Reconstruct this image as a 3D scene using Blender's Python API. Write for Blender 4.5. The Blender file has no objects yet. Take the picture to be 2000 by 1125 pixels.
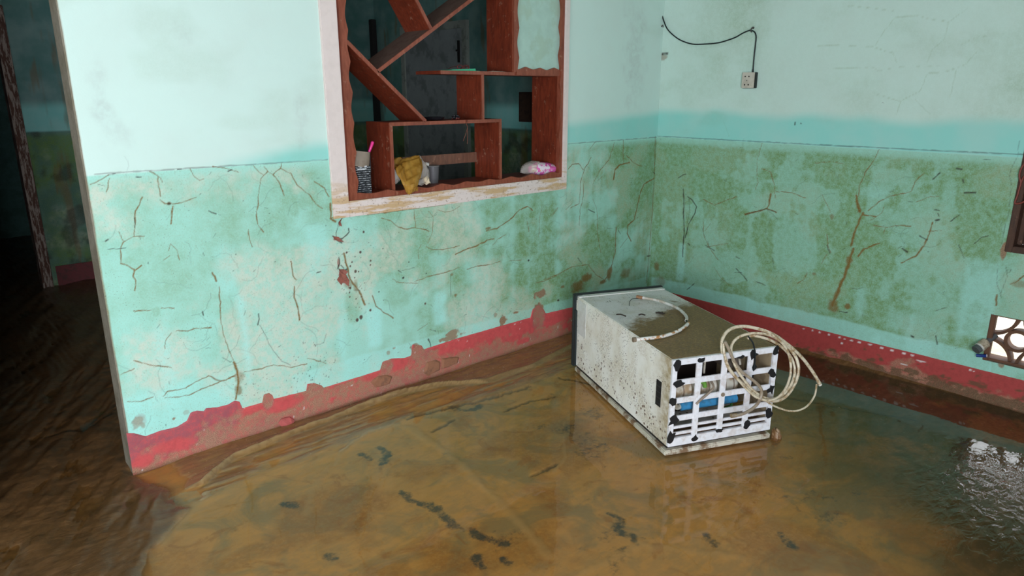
import bpy, bmesh, math, random
import numpy as np
from mathutils import Vector, Matrix

S = bpy.context.scene
COL = S.collection
random.seed(7)

# ------------------------------------------------------------------ camera
F_PX, PITCH, YAW, CAM_H = 1365.0, math.atan(384 / 1365.0), math.radians(48.0), 1.5
C0 = np.array([0, 0, CAM_H])
FW = np.array([math.cos(YAW), math.sin(YAW), 0]); RT = np.array([math.sin(YAW), -math.cos(YAW), 0])
FV = FW * math.cos(PITCH) + np.array([0, 0, -math.sin(PITCH)])
UP = FW * math.sin(PITCH) + np.array([0, 0, math.cos(PITCH)])
cam = bpy.data.cameras.new('camera'); cam.sensor_width = 36; cam.lens = F_PX / 2000 * 36
cam.clip_start = 0.05
co = bpy.data.objects.new('camera', cam); COL.objects.link(co); S.camera = co
M = Matrix(((RT[0], UP[0], -FV[0], 0), (RT[1], UP[1], -FV[1], 0), (RT[2], UP[2], -FV[2], CAM_H), (0, 0, 0, 1)))
co.matrix_world = M

# ------------------------------------------------------------------ world, daylight, exposure
W = bpy.data.worlds.new('overcast_sky'); S.world = W; W.use_nodes = True
W.node_tree.nodes['Background'].inputs[0].default_value = (0.93, 0.97, 1.0, 1)
W.node_tree.nodes['Background'].inputs[1].default_value = 3.0

def window_light(name, loc, target, sx, sy, power, col):
    l = bpy.data.lights.new(name, 'AREA'); l.shape = 'RECTANGLE'; l.size = sx; l.size_y = sy
    l.energy = power; l.color = col
    o = bpy.data.objects.new(name, l); COL.objects.link(o); o.location = loc
    d = Vector(target) - Vector(loc)
    o.rotation_euler = d.to_track_quat('-Z', 'Y').to_euler()
    return o
# daylight entering through the entrance door (rear wall), the side window and the window in the right wall
window_light('daylight_entrance', (-1.35, -2.02, 1.25), (-0.55, 3, 0.1), 1.5, 2.3, 135, (0.93, 0.985, 1.12))
window_light('daylight_side_window', (-2.22, 0.35, 1.5), (3, 0.35, 1.0), 1.7, 1.2, 30, (0.96, 0.985, 1.06))
window_light('daylight_right_window', (4.06, 0.18, 1.43), (0, 0.18, 1.43), 1.3, 1.25, 8, (0.97, 0.985, 1.0))

vs = S.view_settings
vs.view_transform = 'Standard'; vs.look = 'None'; vs.gamma = 1.0; vs.use_curve_mapping = False
vs.exposure = 0.52

# ------------------------------------------------------------------ geometry of the view: photo pixels -> points on the real surfaces
def ray(px, py): return FV * F_PX + RT * (px - 1000) + UP * (562.5 - py)
def on_floor(px, py, z=0.0):
    d = ray(px, py); return C0 + d * ((z - CAM_H) / d[2])
def on_x(px, py, X):
    d = ray(px, py); return C0 + d * (X / d[0])
def on_y(px, py, Y):
    d = ray(px, py); return C0 + d * (Y / d[1])
YL, XR = 2.905, 3.925          # left wall plane y = YL, right wall plane x = XR
YB = 6.40                      # far wall of the back room
X_END = 0.55                   # free end of the left wall
CEIL = 2.75

# ------------------------------------------------------------------ numpy noise
_rng = np.random.RandomState(3); _T = _rng.rand(256, 256)
def vn(x, y, seed=0):
    x = np.asarray(x, float) + seed * 17.31; y = np.asarray(y, float) + seed * 9.77
    xi = np.floor(x).astype(int); yi = np.floor(y).astype(int); fx = x - xi; fy = y - yi
    fx = fx * fx * (3 - 2 * fx); fy = fy * fy * (3 - 2 * fy)
    a = _T[yi & 255, xi & 255]; b = _T[yi & 255, (xi + 1) & 255]
    c = _T[(yi + 1) & 255, xi & 255]; d = _T[(yi + 1) & 255, (xi + 1) & 255]
    return (a * (1 - fx) + b * fx) * (1 - fy) + (c * (1 - fx) + d * fx) * fy
def fbm(x, y, o=4, seed=0):
    t = 0; a = .5; s = 0
    for k in range(o):
        t = t + a * vn(x * 2 ** k, y * 2 ** k, seed + k * 3); s += a; a *= .55
    return t / s
def ss(a, b, x):
    t = np.clip((x - a) / (b - a), 0, 1); return t * t * (3 - 2 * t)

# ------------------------------------------------------------------ node helper
class NT:
    def __init__(s, name):
        s.m = bpy.data.materials.new(name); s.m.use_nodes = True; s.t = s.m.node_tree
        s.t.nodes.clear(); s.out = s.t.nodes.new('ShaderNodeOutputMaterial')
        s.tc = s.t.nodes.new('ShaderNodeTexCoord')
    def link(s, a, b): s.t.links.new(a, b)
    def put(s, inp, v):
        if isinstance(v, bpy.types.NodeSocket): s.link(v, inp)
        elif v is not None:
            if isinstance(v, (tuple, list)) and len(v) == 3 and inp.type == 'RGBA': v = (*v, 1)
            inp.default_value = v
    def obj(s): return s.tc.outputs['Object']
    def mapping(s, scale=(1, 1, 1), rot=(0, 0, 0)):
        n = s.t.nodes.new('ShaderNodeMapping'); s.link(s.obj(), n.inputs[0])
        n.inputs['Scale'].default_value = scale; n.inputs['Rotation'].default_value = rot; return n.outputs[0]
    def noise(s, scale, detail=4, rough=.55, vec=None, dist=0.0):
        n = s.t.nodes.new('ShaderNodeTexNoise'); s.link(vec or s.obj(), n.inputs['Vector'])
        n.inputs['Scale'].default_value = scale; n.inputs['Detail'].default_value = detail
        n.inputs['Roughness'].default_value = rough; n.inputs['Distortion'].default_value = dist
        return n.outputs[0]
    def voro(s, scale, feature='F1', vec=None):
        n = s.t.nodes.new('ShaderNodeTexVoronoi'); n.feature = feature
        s.link(vec or s.obj(), n.inputs['Vector']); n.inputs['Scale'].default_value = scale
        return n.outputs[0]
    def ramp(s, fac, a, b, lo=0.0, hi=1.0):
        n = s.t.nodes.new('ShaderNodeMapRange'); n.interpolation_type = 'SMOOTHSTEP'
        s.put(n.inputs[0], fac); n.inputs[1].default_value = a; n.inputs[2].default_value = b
        n.inputs[3].default_value = lo; n.inputs[4].default_value = hi; return n.outputs[0]
    def math(s, op, a, b=0.0, clamp=False):
        n = s.t.nodes.new('ShaderNodeMath'); n.operation = op; n.use_clamp = clamp
        s.put(n.inputs[0], a); s.put(n.inputs[1], b); return n.outputs[0]
    def mul(s, a, b): return s.math('MULTIPLY', a, b, True)
    def mix(s, fac, a, b):
        n = s.t.nodes.new('ShaderNodeMix'); n.data_type = 'RGBA'
        s.put(n.inputs[0], fac); s.put(n.inputs[6], a); s.put(n.inputs[7], b); return n.outputs[2]
    def attr(s, name):
        n = s.t.nodes.new('ShaderNodeAttribute'); n.attribute_name = name; return n.outputs['Fac']
    def sep(s):
        n = s.t.nodes.new('ShaderNodeSeparateXYZ'); s.link(s.obj(), n.inputs[0]); return n.outputs
    def bump(s, h, strength=.4, dist=.004):
        n = s.t.nodes.new('ShaderNodeBump'); s.put(n.inputs['Height'], h)
        n.inputs['Strength'].default_value = strength; n.inputs['Distance'].default_value = dist; return n.outputs[0]
    def bsdf(s, col, rough=.6, spec=.4, metal=0.0, normal=None, coat=0.0, coat_rough=.1, trans=0.0, sub=0.0):
        n = s.t.nodes.new('ShaderNodeBsdfPrincipled'); i = n.inputs
        s.put(i['Base Color'], col); s.put(i['Roughness'], rough); s.put(i['Specular IOR Level'], spec)
        s.put(i['Metallic'], metal); s.put(i['Coat Weight'], coat); s.put(i['Coat Roughness'], coat_rough)
        s.put(i['Transmission Weight'], trans)
        if normal is not None: s.link(normal, i['Normal'])
        return n.outputs[0]
    def done(s, sh): s.link(sh, s.out.inputs[0]); return s.m

def simple(name, col, rough=.5, metal=0.0, dirt=None, dscale=40, damount=.6, spec=.4, coat=0.0, bump=.15):
    n = NT(name); c = n.mix(n.ramp(n.noise(dscale * 2.3, 3), .3, .7, 0, .35), col, tuple(v * .75 for v in col))
    if dirt: c = n.mix(n.ramp(n.noise(dscale, 5, .65), .48, .62, 0, damount), c, dirt)
    return n.done(n.bsdf(c, rough, spec, metal, n.bump(n.noise(dscale * 3, 4), bump, .002), coat))

# ------------------------------------------------------------------ object helpers
def tag(o, label=None, cat=None, group=None, kind=None):
    if label: o['label'] = label
    if cat: o['category'] = cat
    if group: o['group'] = group
    if kind: o['kind'] = kind
    return o
def empty(name, loc=(0, 0, 0), rz=0.0):
    o = bpy.data.objects.new(name, None); o.empty_display_size = .05; COL.objects.link(o)
    o.location = loc; o.rotation_euler = (0, 0, rz); return o
def link_mesh(name, me, mat, parent=None):
    o = bpy.data.objects.new(name, me); COL.objects.link(o)
    for m in (mat if isinstance(mat, (list, tuple)) else [mat]): me.materials.append(m)
    if parent: o.parent = parent
    return o
class MB:
    def __init__(s): s.v = []; s.f = []; s.mi = []
    def add(s, v, f, mi=0):
        b = len(s.v); s.v += [tuple(map(float, p)) for p in v]; s.f += [tuple(i + b for i in q) for q in f]; s.mi += [mi] * len(f); return s
    def box(s, x0, x1, y0, y1, z0, z1, mi=0):
        return s.add([(x0, y0, z0), (x1, y0, z0), (x1, y1, z0), (x0, y1, z0), (x0, y0, z1), (x1, y0, z1), (x1, y1, z1), (x0, y1, z1)],
                     [(0, 3, 2, 1), (4, 5, 6, 7), (0, 1, 5, 4), (1, 2, 6, 5), (2, 3, 7, 6), (3, 0, 4, 7)], mi)
    def bar(s, p0, p1, n, half, y0, y1):   # box along p0-p1 in the xz plane, thickness along normal n
        (x0, z0), (x1, z1) = p0, p1
        q = [(x0 - n[0] * half, z0 - n[1] * half), (x1 - n[0] * half, z1 - n[1] * half), (x1 + n[0] * half, z1 + n[1] * half), (x0 + n[0] * half, z0 + n[1] * half)]
        return s.prism(q, y0, y1)
    def prism(s, poly, y0, y1, mi=0):      # polygon in xz extruded along y
        k = len(poly)
        v = [(x, y0, z) for x, z in poly] + [(x, y1, z) for x, z in poly]
        return s.add(v, [tuple(range(k)), tuple(range(2 * k - 1, k - 1, -1))] + [(i + k, (i + 1) % k + k, (i + 1) % k, i) for i in range(k)], mi)
    def tube(s, pts, r, seg=8, smooth=4, r_end=None):
        P = [np.array(p, float) for p in pts]
        if smooth > 1 and len(P) > 2:
            Q = []
            E = [2 * P[0] - P[1]] + P + [2 * P[-1] - P[-2]]
            for i in range(1, len(E) - 2):
                for k in range(smooth):
                    t = k / smooth; a, b, c, d = E[i - 1:i + 3]
                    Q.append(.5 * ((2 * b) + (c - a) * t + (2 * a - 5 * b + 4 * c - d) * t * t + (3 * b - a - 3 * c + d) * t ** 3))
            P = Q + [P[-1]]
        n = len(P); v = []; f = []; nrm = None
        for i, p in enumerate(P):
            t = P[min(i + 1, n - 1)] - P[max(i - 1, 0)]; t = t / (np.linalg.norm(t) + 1e-9)
            if nrm is None:
                h = np.array([0, 0, 1.]) if abs(t[2]) < .9 else np.array([1., 0, 0]); nrm = np.cross(t, h)
            nrm = nrm - t * np.dot(nrm, t); nrm = nrm / (np.linalg.norm(nrm) + 1e-9); bi = np.cross(t, nrm)
            rr = r if r_end is None else r + (r_end - r) * i / (n - 1)
            for k in range(seg):
                a = 2 * math.pi * k / seg; v.append(p + rr * (math.cos(a) * nrm + math.sin(a) * bi))
        for i in range(n - 1):
            for k in range(seg):
                f.append((i * seg + k, i * seg + (k + 1) % seg, (i + 1) * seg + (k + 1) % seg, (i + 1) * seg + k))
        f.append(tuple(range(seg - 1, -1, -1))); f.append(tuple((n - 1) * seg + k for k in range(seg)))
        return s.add(v, f)
    def lathe(s, prof, c, axis='z', seg=24, sx=1.0, sy=1.0):   # profile [(r, h)] about axis through c
        v = []; f = []; n = len(prof)
        for r, h in prof:
            for k in range(seg):
                a = 2 * math.pi * k / seg; x, y = r * math.cos(a) * sx, r * math.sin(a) * sy
                p = {'z': (x, y, h), 'x': (h, x, y), 'y': (y, h, x)}[axis]
                v.append((p[0] + c[0], p[1] + c[1], p[2] + c[2]))
        for i in range(n - 1):
            for k in range(seg):
                f.append((i * seg + k, i * seg + (k + 1) % seg, (i + 1) * seg + (k + 1) % seg, (i + 1) * seg + k))
        f.append(tuple(range(seg - 1, -1, -1))); f.append(tuple((n - 1) * seg + k for k in range(seg)))
        return s.add(v, f)
    def build(s, name, mat, parent=None, bevel=0.0, smooth=False, at=None):
        me = bpy.data.meshes.new(name); me.from_pydata(s.v, [], s.f); me.update()
        if any(s.mi): me.polygons.foreach_set('material_index', s.mi)
        bm = bmesh.new(); bm.from_mesh(me)
        bmesh.ops.recalc_face_normals(bm, faces=bm.faces)
        if bevel: bmesh.ops.bevel(bm, geom=list(bm.edges), offset=bevel, segments=2, affect='EDGES', clamp_overlap=True)
        if at is not None: bmesh.ops.translate(bm, verts=bm.verts, vec=-Vector(at))
        bm.to_mesh(me); bm.free()
        if smooth:
            me.polygons.foreach_set('use_smooth', [True] * len(me.polygons))
            me.set_sharp_from_angle(angle=math.radians(50))
        o = link_mesh(name, me, mat, parent)
        if at is not None: o.location = at
        return o

# ------------------------------------------------------------------ painted canvas on a wall grid (masks for stains, cracks, peeling)
class Canvas:
    def __init__(s, u, z):
        s.u = np.array(u); s.z = np.array(z); s.U, s.Z = np.meshgrid(s.u, s.z); s.m = {}
    def get(s, k):
        if k not in s.m: s.m[k] = np.zeros(s.U.shape)
        return s.m[k]
    def win(s, a0, a1, b0, b1):
        return slice(*np.searchsorted(s.z, (b0, b1))), slice(*np.searchsorted(s.u, (a0, a1)))
    def stroke(s, k, pts, w=.003, st=1.0, jit=.004, seed=0):
        m = s.get(k); P = np.array(pts, float); Q = []
        for a, b in zip(P[:-1], P[1:]):
            n = max(1, int(np.hypot(*(b - a)) / .008)); Q += [a + (b - a) * i / n for i in range(n)]
        Q = np.array(Q + [P[-1]]); L = np.arange(len(Q))
        Q[:, 0] += (fbm(L * .35, L * 0 + seed, 3, 1) - .5) * jit * 2.4; Q[:, 1] += (fbm(L * .35, L * 0 + seed + 50, 3, 2) - .5) * jit * 2.4
        ww = w * (.55 + .9 * vn(L * .4, L * 0 + seed + 9, 4))
        for i in range(len(Q) - 1):
            a, b, wi = Q[i], Q[i + 1], ww[i]; e = wi * 2 + .004
            sl = s.win(min(a[0], b[0]) - e, max(a[0], b[0]) + e, min(a[1], b[1]) - e, max(a[1], b[1]) + e)
            U, Z = s.U[sl], s.Z[sl]
            if U.size == 0: continue
            d = b - a; t = np.clip(((U - a[0]) * d[0] + (Z - a[1]) * d[1]) / (d @ d + 1e-12), 0, 1)
            D = np.hypot(U - a[0] - t * d[0], Z - a[1] - t * d[1])
            m[sl] = np.maximum(m[sl], st * np.clip(1.5 - D / max(wi, .0014), 0, 1) * min(1, .45 + .55 * wi / .0022))
    def blob(s, k, c, rx, ry, st=1.0, rough=.6, sc=14, seed=0, soft=.45):
        m = s.get(k); sl = s.win(c[0] - rx * 1.8, c[0] + rx * 1.8, c[1] - ry * 1.8, c[1] + ry * 1.8)
        U, Z = s.U[sl], s.Z[sl]
        if U.size == 0: return
        r = np.hypot((U - c[0]) / rx, (Z - c[1]) / ry) + rough * 2 * (fbm(U * sc, Z * sc, 4, seed) - .5)
        m[sl] = np.maximum(m[sl], st * (1 - ss(1 - soft, 1 + soft * .3, r)))
    def rect(s, k, u0, u1, z0, z1, st=1.0, soft=.01, sc=9, amp=.012, seed=0):
        m = s.get(k); e = .05
        sl = s.win(u0 - e, u1 + e, z0 - e, z1 + e); U, Z = s.U[sl], s.Z[sl]
        if U.size == 0: return
        du = (fbm(U * 3, Z * sc, 3, seed) - .5) * 2 * amp; dz = (fbm(U * sc, Z * 3, 3, seed + 5) - .5) * 2 * amp
        v = ss(u0 - soft, u0 + soft, U + du) * (1 - ss(u1 - soft, u1 + soft, U + du)) * ss(z0 - soft, z0 + soft, Z + dz) * (1 - ss(z1 - soft, z1 + soft, Z + dz))
        m[sl] = np.maximum(m[sl], st * v)

def axis(*parts):   # (start, end, step) segments merged into one sorted axis
    a = []
    for s0, s1, st in parts: a += list(np.linspace(s0, s1, max(2, int(round((s1 - s0) / st)) + 1)))
    a = sorted(a); r = [a[0]]
    for v in a[1:]:
        if v - r[-1] > 1e-4: r.append(v)
    return np.array(r)

def grid_mesh(name, cv, to_world, disp, holes, mat, core=None):
    """front face as a displaced grid with mask attributes, core = MB of plain boxes behind it (material 1)"""
    nz, nu = cv.U.shape
    V = to_world(cv.U, cv.Z, disp).reshape(-1, 3)
    I = np.arange(nz * nu).reshape(nz, nu)
    uc = (cv.u[:-1] + cv.u[1:]) / 2; zc = (cv.z[:-1] + cv.z[1:]) / 2
    keep = np.ones((nz - 1, nu - 1), bool)
    for u0, u1, z0, z1 in holes:
        keep &= ~((uc[None, :] > u0) & (uc[None, :] < u1) & (zc[:, None] > z0) & (zc[:, None] < z1))
    Q = np.stack([I[:-1, :-1], I[:-1, 1:], I[1:, 1:], I[1:, :-1]], -1)[keep]
    nv = len(V); cvv = np.zeros((0, 3)); cf = []
    if core: cvv = np.array(core.v); cf = core.f
    me = bpy.data.meshes.new(name)
    me.vertices.add(nv + len(cvv)); me.vertices.foreach_set('co', np.concatenate([V, cvv]).astype(np.float32).ravel())
    loops = np.concatenate([Q.ravel()] + [np.array(q) + nv for q in cf]) if cf else Q.ravel()
    tot = np.concatenate([np.full(len(Q), 4), np.array([len(q) for q in cf], int)]) if cf else np.full(len(Q), 4)
    me.loops.add(len(loops)); me.loops.foreach_set('vertex_index', loops.astype(np.int32))
    me.polygons.add(len(tot)); st = np.concatenate([[0], np.cumsum(tot)[:-1]])
    me.polygons.foreach_set('loop_start', st.astype(np.int32))
    mi = np.concatenate([np.zeros(len(Q)), np.ones(len(cf))]).astype(np.int32)
    me.polygons.foreach_set('material_index', mi)
    me.polygons.foreach_set('use_smooth', (mi == 0))
    me.update(calc_edges=True)
    for k, a in cv.m.items():
        at = me.attributes.new(k, 'FLOAT', 'POINT')
        at.data.foreach_set('value', np.concatenate([a.ravel(), np.zeros(len(cvv))]).astype(np.float32))
    return link_mesh(name, me, mat)

def tile(ox, oy, sc):
    return lambda pts: [(ox + x / sc, oy + y / sc) for x, y in pts]
def LW(t, pts): return [(p[0], p[2]) for p in (on_y(x, y, YL) for x, y in t(pts))]
def RW(t, pts): return [(YL - p[1], p[2]) for p in (on_x(x, y, XR) for x, y in t(pts))]
T1, T2, T3, T4 = tile(170, 290, 4), tile(200, 560, 4), tile(620, 400, 4), tile(900, 260, 3.215)
T5, T6, T7 = tile(1260, 230, 2.8125), tile(1600, 250, 2.3925), tile(1280, 0, 2.778)
T8, T9 = tile(240, 680, 4), tile(700, 560, 4)
PX = tile(0, 0, 1)

# ------------------------------------------------------------------ wall material
def wall_material(name, upper, lower):
    n = NT(name)
    A = {k: n.attr(k) for k in ('upper', 'wet', 'dirt', 'ochre', 'dark', 'bare', 'clean', 'grime', 'red', 'smudge')}
    fine = n.noise(160, 4, .7); med = n.noise(38, 5, .65); big = n.noise(5, 4)
    c = n.mix(A['upper'], lower, upper)
    c = n.mix(n.mul(A['wet'], .85), c, (.235, .64, .57))
    c = n.mix(n.ramp(big, .35, .7, 0, .22), c, n.mix(A['upper'], (.36, .62, .50), (.56, .66, .60)))
    c = n.mix(n.mul(A['clean'], n.ramp(med, .2, .6, .55, .95)), c, (.40, .80, .74))
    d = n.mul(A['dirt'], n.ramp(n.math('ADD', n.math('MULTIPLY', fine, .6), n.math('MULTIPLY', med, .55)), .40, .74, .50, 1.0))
    c = n.mix(d, c, (.135, .235, .05))  # dirt colour; on the right wall it also paints dimmer light
    c = n.mix(n.mul(A['grime'], n.ramp(med, .35, .6, .3, 1)), c, (.60, .64, .53))
    c = n.mix(n.mul(A['ochre'], n.ramp(fine, .25, .6, .75, 1)), c, (.19, .095, .014))
    c = n.mix(n.mul(A['smudge'], n.ramp(med, .3, .7, .2, 1)), c, (.34, .35, .34))
    c = n.mix(A['red'], c, (.30, .055, .045))
    sp = n.mix(n.ramp(n.noise(420, 2, .6), .35, .65), (.36, .235, .14), (.20, .12, .075))
    c = n.mix(A['bare'], c, sp)
    c = n.mix(A['dark'], c, (.028, .020, .016))
    grain = n.mul(n.math('SUBTRACT', 1.0, A['upper']), n.ramp(n.noise(240, 6, .75, n.mapping((1, 1, .55))), .50, .68, 0, .42)); c = n.mix(grain, c, (.30, .36, .21))
    speck = n.mul(n.math('SUBTRACT', 1.0, A['upper']), n.ramp(n.voro(85), .10, .16, .55, 0))
    speck = n.mul(speck, n.ramp(n.noise(7, 3), .5, .62))
    c = n.mix(speck, c, (.10, .085, .04))
    h = n.math('ADD', n.math('MULTIPLY', fine, .5), n.math('MULTIPLY', med, .5))
    return n.done(n.bsdf(c, n.ramp(A['dirt'], 0, 1, .55, .75), .25, 0, n.bump(h, .22, .003)))
def plaster(name, a, b):
    n = NT(name); c = n.mix(n.ramp(n.noise(9, 6, .65), .35, .65), a, b)
    c = n.mix(n.ramp(n.noise(60, 4), .5, .7, 0, .5), c, tuple(v * .6 for v in a))
    return n.done(n.bsdf(c, .85, .2, 0, n.bump(n.noise(45, 5, .7), .6, .006)))
m_wall = wall_material('teal_wall_paint', (.59, .77, .70), (.36, .70, .60))
m_edge = plaster('bare_plaster_edge', (.26, .235, .18), (.19, .165, .115))
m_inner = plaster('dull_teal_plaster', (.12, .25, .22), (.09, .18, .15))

def common_masks(cv, dens, wet_h, seed):
    U, Z = cv.U, cv.Z
    dado = 1.206 + .0015 * (fbm(U * 20, U * 0, 3, seed) - .5)
    cv.get('upper')[:] = ss(-.003, .003, Z - dado)
    wet_top = dado + wet_h * (.75 + .5 * fbm(U * 2.2, U * 0 + 3, 3, seed + 2))
    cv.get('wet')[:] = ss(-.003, .003, Z - dado) * (1 - ss(-.045, .03, Z - wet_top)) * np.clip(wet_h / .05, 0, 1)
    low = (1 - ss(1.15, 1.21, Z))
    f = fbm(U * 3.1, Z * 3.1, 5, seed + 4); g = fbm(U * 9, Z * 14, 4, seed + 8); v = fbm(U * 16, Z * 1.3, 3, seed + 9)
    cv.get('dirt')[:] = np.clip(dens * (.25 + 1.9 * ss(.36, .72, f * .6 + g * .25 + v * .2)), 0, .9) * low * ss(.0, .02, 1.206 - Z + .004)
    cv.m['dirt'] += .20 * ss(.55, .72, fbm(U * 2.4, Z * 5, 4, seed + 11)) * cv.m['upper'] * .5
    cv.get('grime')[:] = .8 * ss(.46, .66, fbm(U * 4.5, Z * 4.5, 5, seed + 21)) * low * np.clip(1.15 - dens, .15, 1)
    for k in ('ochre', 'dark', 'bare', 'clean', 'red', 'smudge'): cv.get(k)
    # small dark specks of silt and leaf litter stuck to the flooded part
    rs = np.random.RandomState(seed + 40)
    for _ in range(int(120 * (U.max() - U.min()) / 3)):
        c = (rs.uniform(U.min(), U.max()), rs.uniform(.16, 1.19)); r = rs.uniform(.0018, .0036)
        if rs.rand() < .5:
            a = rs.uniform(0, math.pi); l = rs.uniform(.006, .022)
            cv.stroke('dark', [c, (c[0] + l * math.cos(a), c[1] + l * math.sin(a))], .0011, rs.uniform(.4, .8), .002, int(_))
        else: cv.blob('dark', c, r, r * rs.uniform(.6, 1.4), rs.uniform(.5, .9), .1)

def fine_cracks(cv, n, seed, zlo, zhi, st):
    rs = np.random.RandomState(seed)
    for i in range(n):
        p = np.array([rs.uniform(cv.u[0], cv.u[-1]), rs.uniform(zlo, zhi)]); a = rs.uniform(0, 2 * math.pi); P = [p.copy()]
        for k in range(rs.randint(3, 9)):
            a += rs.uniform(-.7, .7); p = p + .022 * np.array([math.cos(a), math.sin(a)]); P.append(p.copy())
        cv.stroke('dark', P, .0009, st * rs.uniform(.3, .8), .004, i)

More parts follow.
